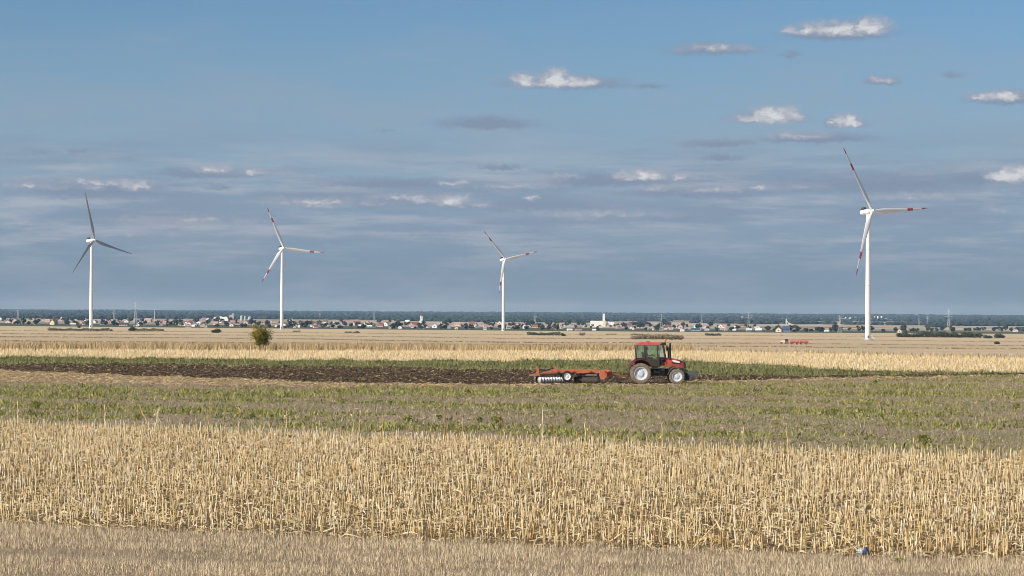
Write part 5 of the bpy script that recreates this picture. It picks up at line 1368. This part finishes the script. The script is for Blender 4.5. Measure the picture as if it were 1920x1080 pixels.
# ------------------------------------------------------------------ driver
def driver():
    mt_skin = plain('skin', (.42, .24, .17), .6); mt_shirt = plain('purple_grey_shirt', (.20, .17, .30), .85, scale=9); mt_trs = plain('dark_trousers', (.05, .055, .07), .85); mt_hair = plain('dark_hair', (.03, .025, .02), .8)
    root = empty('person', PT, TYAW, 'driver in a purple-grey shirt seated at the wheel inside the red tractor cab', 'person')
    J = [((.48, 0, 1.93), .135), ((.46, 0, 2.10), .14), ((.44, 0, 2.28), .15), ((.45, 0, 2.40), .10), ((.47, 0, 2.49), .055), ((.49, 0, 2.56), .07),      # 0-5 spine, neck, head base
         ((.45, -.20, 2.36), .065), ((.62, -.26, 2.14), .05), ((.86, -.20, 2.15), .04), ((.95, -.17, 2.20), .035),      # 6-9 near arm
         ((.45, .20, 2.36), .065), ((.62, .26, 2.14), .05), ((.86, .20, 2.15), .04), ((.95, .17, 2.20), .035),          # 10-13 far arm
         ((.50, -.11, 1.93), .09), ((.90, -.15, 1.98), .075), ((1.00, -.15, 1.62), .055), ((1.05, -.15, 1.52), .05), ((1.16, -.15, 1.50), .04),
         ((.50, .11, 1.93), .09), ((.90, .15, 1.98), .075), ((1.00, .15, 1.62), .055), ((1.05, .15, 1.52), .05), ((1.16, .15, 1.50), .04), ((.50, 0, 2.66), .095), ((.50, 0, 2.74), .07), ((.595, 0, 2.63), .02)]
    E = [(0, 1), (1, 2), (2, 3), (3, 4), (4, 5), (5, 24), (24, 25), (24, 26), (3, 6), (6, 7), (7, 8), (8, 9), (3, 10), (10, 11), (11, 12), (12, 13), (0, 14), (14, 15), (15, 16), (16, 17), (17, 18), (0, 19), (19, 20), (20, 21), (21, 22), (22, 23)]
    me = bpy.data.meshes.new('body'); me.from_pydata([j[0] for j in J], E, [])
    o = bpy.data.objects.new('body', me); COL.objects.link(o); o.parent = root
    me.materials.append(mt_shirt)
    sk = o.modifiers.new('skin', 'SKIN')
    for v, (_, rr) in zip(me.skin_vertices[0].data, J): v.radius = (rr, rr)
    me.skin_vertices[0].data[0].use_root = True
    o.modifiers.new('sub', 'SUBSURF').render_levels = 2
    # skin of head and hands, trousers and hair as coverings
    hd = MB(); 
    for k in range(1): hd.lathe([(.02, 2.535), (.075, 2.55), (.098, 2.61), (.105, 2.68), (.095, 2.75), (.05, 2.79), (.005, 2.80)], 18, axis='z', c=(.50, 0, 0))
    hd.box((.608, 0, 2.655), (.03, .03, .045), taper=.5); hd.box((.49, -.105, 2.66), (.04, .02, .06)); hd.box((.49, .105, 2.66), (.04, .02, .06))
    hd.build('head_skin', mt_skin, o, True)
    MB().lathe([(.110, 2.70), (.112, 2.76), (.08, 2.805), (.005, 2.815)], 16, axis='z', c=(.485, 0, 0)).box((.605, 0, 2.715), (.10, .15, .015)).build('cap', mt_hair, o, True)
    for sg in (-1, 1):
        h_ = MB().box((.975, sg * .16, 2.205), (.075, .035, .085))
        for f in range(4): h_.tube([(.99, sg * .16, 2.235 - f * .02), (1.03, sg * .15, 2.24 - f * .02), (1.045, sg * .125, 2.235 - f * .02)], [.010, .009, .008], 6)
        h_.tube([(.96, sg * .15, 2.245), (.985, sg * .125, 2.26), (1.01, sg * .115, 2.255)], [.011, .010, .008], 6)
        h_.build('hand', mt_skin, o, True)
        MB().tube([(.46, sg * .11, 1.93), (.70, sg * .135, 1.96), (.90, sg * .15, 1.985), (.97, sg * .15, 1.80), (1.03, sg * .15, 1.56)], [.105, .098, .085, .075, .068], 12).build('trouser_leg', mt_trs, o, True)
driver()

# ------------------------------------------------------------------ disc harrow
mt_disc = plain('bright_steel_disc', (.50, .50, .50), .42, .3, var=.1, scale=3)
mt_mud = plain('muddy_steel', (.13, .105, .08), .7, .2, var=.3, scale=8)
def harrow():
    root = empty('disc_harrow', PT, TYAW, 'long orange trailed disc harrow hitched behind the red tractor', 'disc harrow')
    # main frame: two long beams and cross members
    for sg in (-1, 1):
        MB().box((-4.4, sg * .75, .92), (4.3, .16, .22)).build('main_beam', mt_orange, root, bevel=.012)
        MB().bar((-6.5, sg * .75, .92), (-8.45, sg * 1.1, .55), .13, .16).build('rear_beam', mt_orange, root)
    MB().box((-4.5, -1.02, .93), (3.9, .06, .24)).build('side_plate', mt_orange, root, bevel=.01)
    for xx in (-2.5, -3.9, -5.2, -6.4): MB().box((xx, 0, .97), (.16, 2.6, .14)).build('cross_member', mt_orange, root, bevel=.01)
    MB().box((-7.6, 0, .70), (.14, 2.7, .14)).build('cross_member', mt_orange, root)
    MB().box((-4.6, -.2, 1.07), (2.6, .7, .05)).build('top_plate', mt_orange, root)
    # uprights
    for (xx, z0, z1) in ((-7.85, .62, 1.20), (-6.55, .9, 1.32)):
        for sg in (-1, 1):
            MB().prism([(xx - .10, z0), (xx + .14, z0), (xx + .07, z1), (xx - .06, z1)], sg * .62, sg * .72).build('upright', mt_orange, root)
    MB().tube([(-7.8, -.5, 1.1), (-8.3, -.6, .75)], .035, 8).build('strut', mt_mud, root)
    MB().tube([(-6.5, 0, 1.2), (-7.2, 0, 1.0), (-7.8, 0, 1.08)], .05, 8).build('hydraulic_ram', mt_blk, root)
    # hinged front plates and drawbar
    for sg in (-1, 1):
        MB().prism([(-3.14, 1.02), (-2.72, 1.02), (-2.66, .52), (-2.80, .32), (-3.02, .34), (-3.18, .6)], sg * 1.05, sg * 1.14).build('hinge_plate', mt_orange, root, bevel=.012)
        MB().prism([(-2.62, 1.08), (-2.22, 1.02), (-2.12, .62), (-2.55, .52)], sg * .62, sg * .72).build('front_plate', mt_orange, root, bevel=.012)
        MB().bar((-2.2, sg * .6, .68), (-.98, sg * .06, .56), .12, .13).build('drawbar', mt_orange, root)
    MB().box((-1.0, 0, .56), (.3, .24, .14)).build('hitch_eye', mt_orange, root)
    MB().tube([(-1.75, 0, .6), (-1.75, 0, .2)], .04, 8).box((-1.75, 0, .17), (.25, .2, .04)).build('jack_stand', mt_mud, root)
    # transport wheels
    for sg in (-1, 1):
        w = wheel(root, (-5.62, sg * 1.32, .56), .41, .26, 16, sg, WALL['white'], mt_rubd)
        MB().bar((-5.62, sg * 1.1, .56), (-5.0, sg * .8, .86), .1, .12).build('wheel_arm', mt_mud, root)
    # gangs of concave discs
    def gang(p0, p1, n, mat, r):
        p0, p1 = Vector(p0), Vector(p1); d = (p1 - p0).normalized()
        yaw = math.atan2(d.y, d.x)
        MB().bar(p0 - d * .15, p1 + d * .15, .06).build('gang_shaft', mt_mud, root)
        MB().bar(p0 + Vector((0, 0, .42)), p1 + Vector((0, 0, .42)), .12).build('gang_beam', mt_mud, root)
        for t in (.2, .8): q = p0.lerp(p1, t); MB().bar(q, q + Vector((0, 0, .5)), .06).build('gang_hanger', mt_mud, root)
        dm = None
        for k in range(n):
            if dm is None:
                o = MB().lathe([(.03, .12), (r * .4, .10), (r * .75, .05), (r, -.02), (r, -.028), (r * .75, .042), (r * .4, .092), (.03, .112), (.03, .12)], 22, axis='y').build('disc', mat, root, True); dm = o.data
            else:
                o = bpy.data.objects.new('disc', dm); COL.objects.link(o); o.parent = root
            o.location = p0.lerp(p1, k / (n - 1)); o.rotation_euler = (0, random.uniform(0, 6), 0); o.rotation_mode = 'ZYX'
            o.rotation_euler = (0, 0, yaw + R(90))
    gang((-7.75, -1.55, .29), (-6.05, -.65, .29), 9, mt_disc, .26)
    gang((-7.75, 1.75, .27), (-6.15, .15, .27), 9, mt_mud, .29)
    gang((-3.35, -1.75, .27), (-4.85, -.15, .27), 9, mt_mud, .29)
    gang((-3.35, 1.75, .27), (-4.85, .15, .27), 9, mt_mud, .29)
    MB().box((-8.35, -1.2, .42), (.28, .5, .3)).box((-8.5, -1.0, .25), (.12, .3, .3)).build('end_scraper', mt_blk, root)
    return root
harrow()

# ------------------------------------------------------------------ small litter at the edge of the corn
def litter():
    p = hit(1619, 1040); g = np.random.default_rng(5)
    root = empty('plastic_bag', p, 0, 'crumpled blue and white plastic bag at the edge of the corn stubble', 'plastic bag'); root.scale = (.9, .9, .95)
    for nm, c, s, mat in (('white_part', (-.07, 0, .05), (.085, .05, .07), plain('white_film', (.50, .55, .62), .4, var=.3, scale=30)), ('blue_part', (.055, 0, .075), (.055, .045, .09), plain('blue_film', (.05, .08, .20), .4))):
        th = np.linspace(0, np.pi, 9); ph = np.linspace(0, 2 * np.pi, 14, endpoint=False)
        V = np.array([(math.sin(a) * math.cos(b), math.sin(a) * math.sin(b), math.cos(a)) for a in th for b in ph])
        V = V * (1 + .6 * (g.uniform(-1, 1, (len(V), 1)))) * np.array(s) + np.array(c); V[:, 2] = np.maximum(V[:, 2], 0)
        i = (np.arange(8)[:, None] * 14 + np.arange(14)[None]).ravel(); j = (np.arange(8)[:, None] * 14 + (np.arange(14)[None] + 1) % 14).ravel()
        bulk(nm, V, [np.stack([i, j, j + 14, i + 14], 1)], mat, parent=root)
litter()
leafy('weed_plant', hit(1686, 1055), .10, .28, 'tiny green weed in the short cereal stubble right of the plastic bag', 99)

# ------------------------------------------------------------------ haze: one closed box of even air round everything
def haze():
    o = MB().box((0, 19000, 62), (64000, 46000, 220)).build('haze', [], None)
    m = bpy.data.materials.new('haze_air'); m.use_nodes = True; nt = m.node_tree; nt.nodes.clear()
    out = nt.nodes.new('ShaderNodeOutputMaterial'); v = nt.nodes.new('ShaderNodeVolumePrincipled')
    v.inputs['Color'].default_value = (.38, .64, 1.0, 1); v.inputs['Absorption Color'].default_value = (1, 1, 1, 1); v.inputs['Density'].default_value = 2.6e-5; v.inputs['Anisotropy'].default_value = 0.0
    nt.links.new(v.outputs[0], out.inputs['Volume']); o.data.materials.append(m)
    tag(o, 'thin blue-grey haze over the whole plain', 'haze', kind='stuff')
haze()
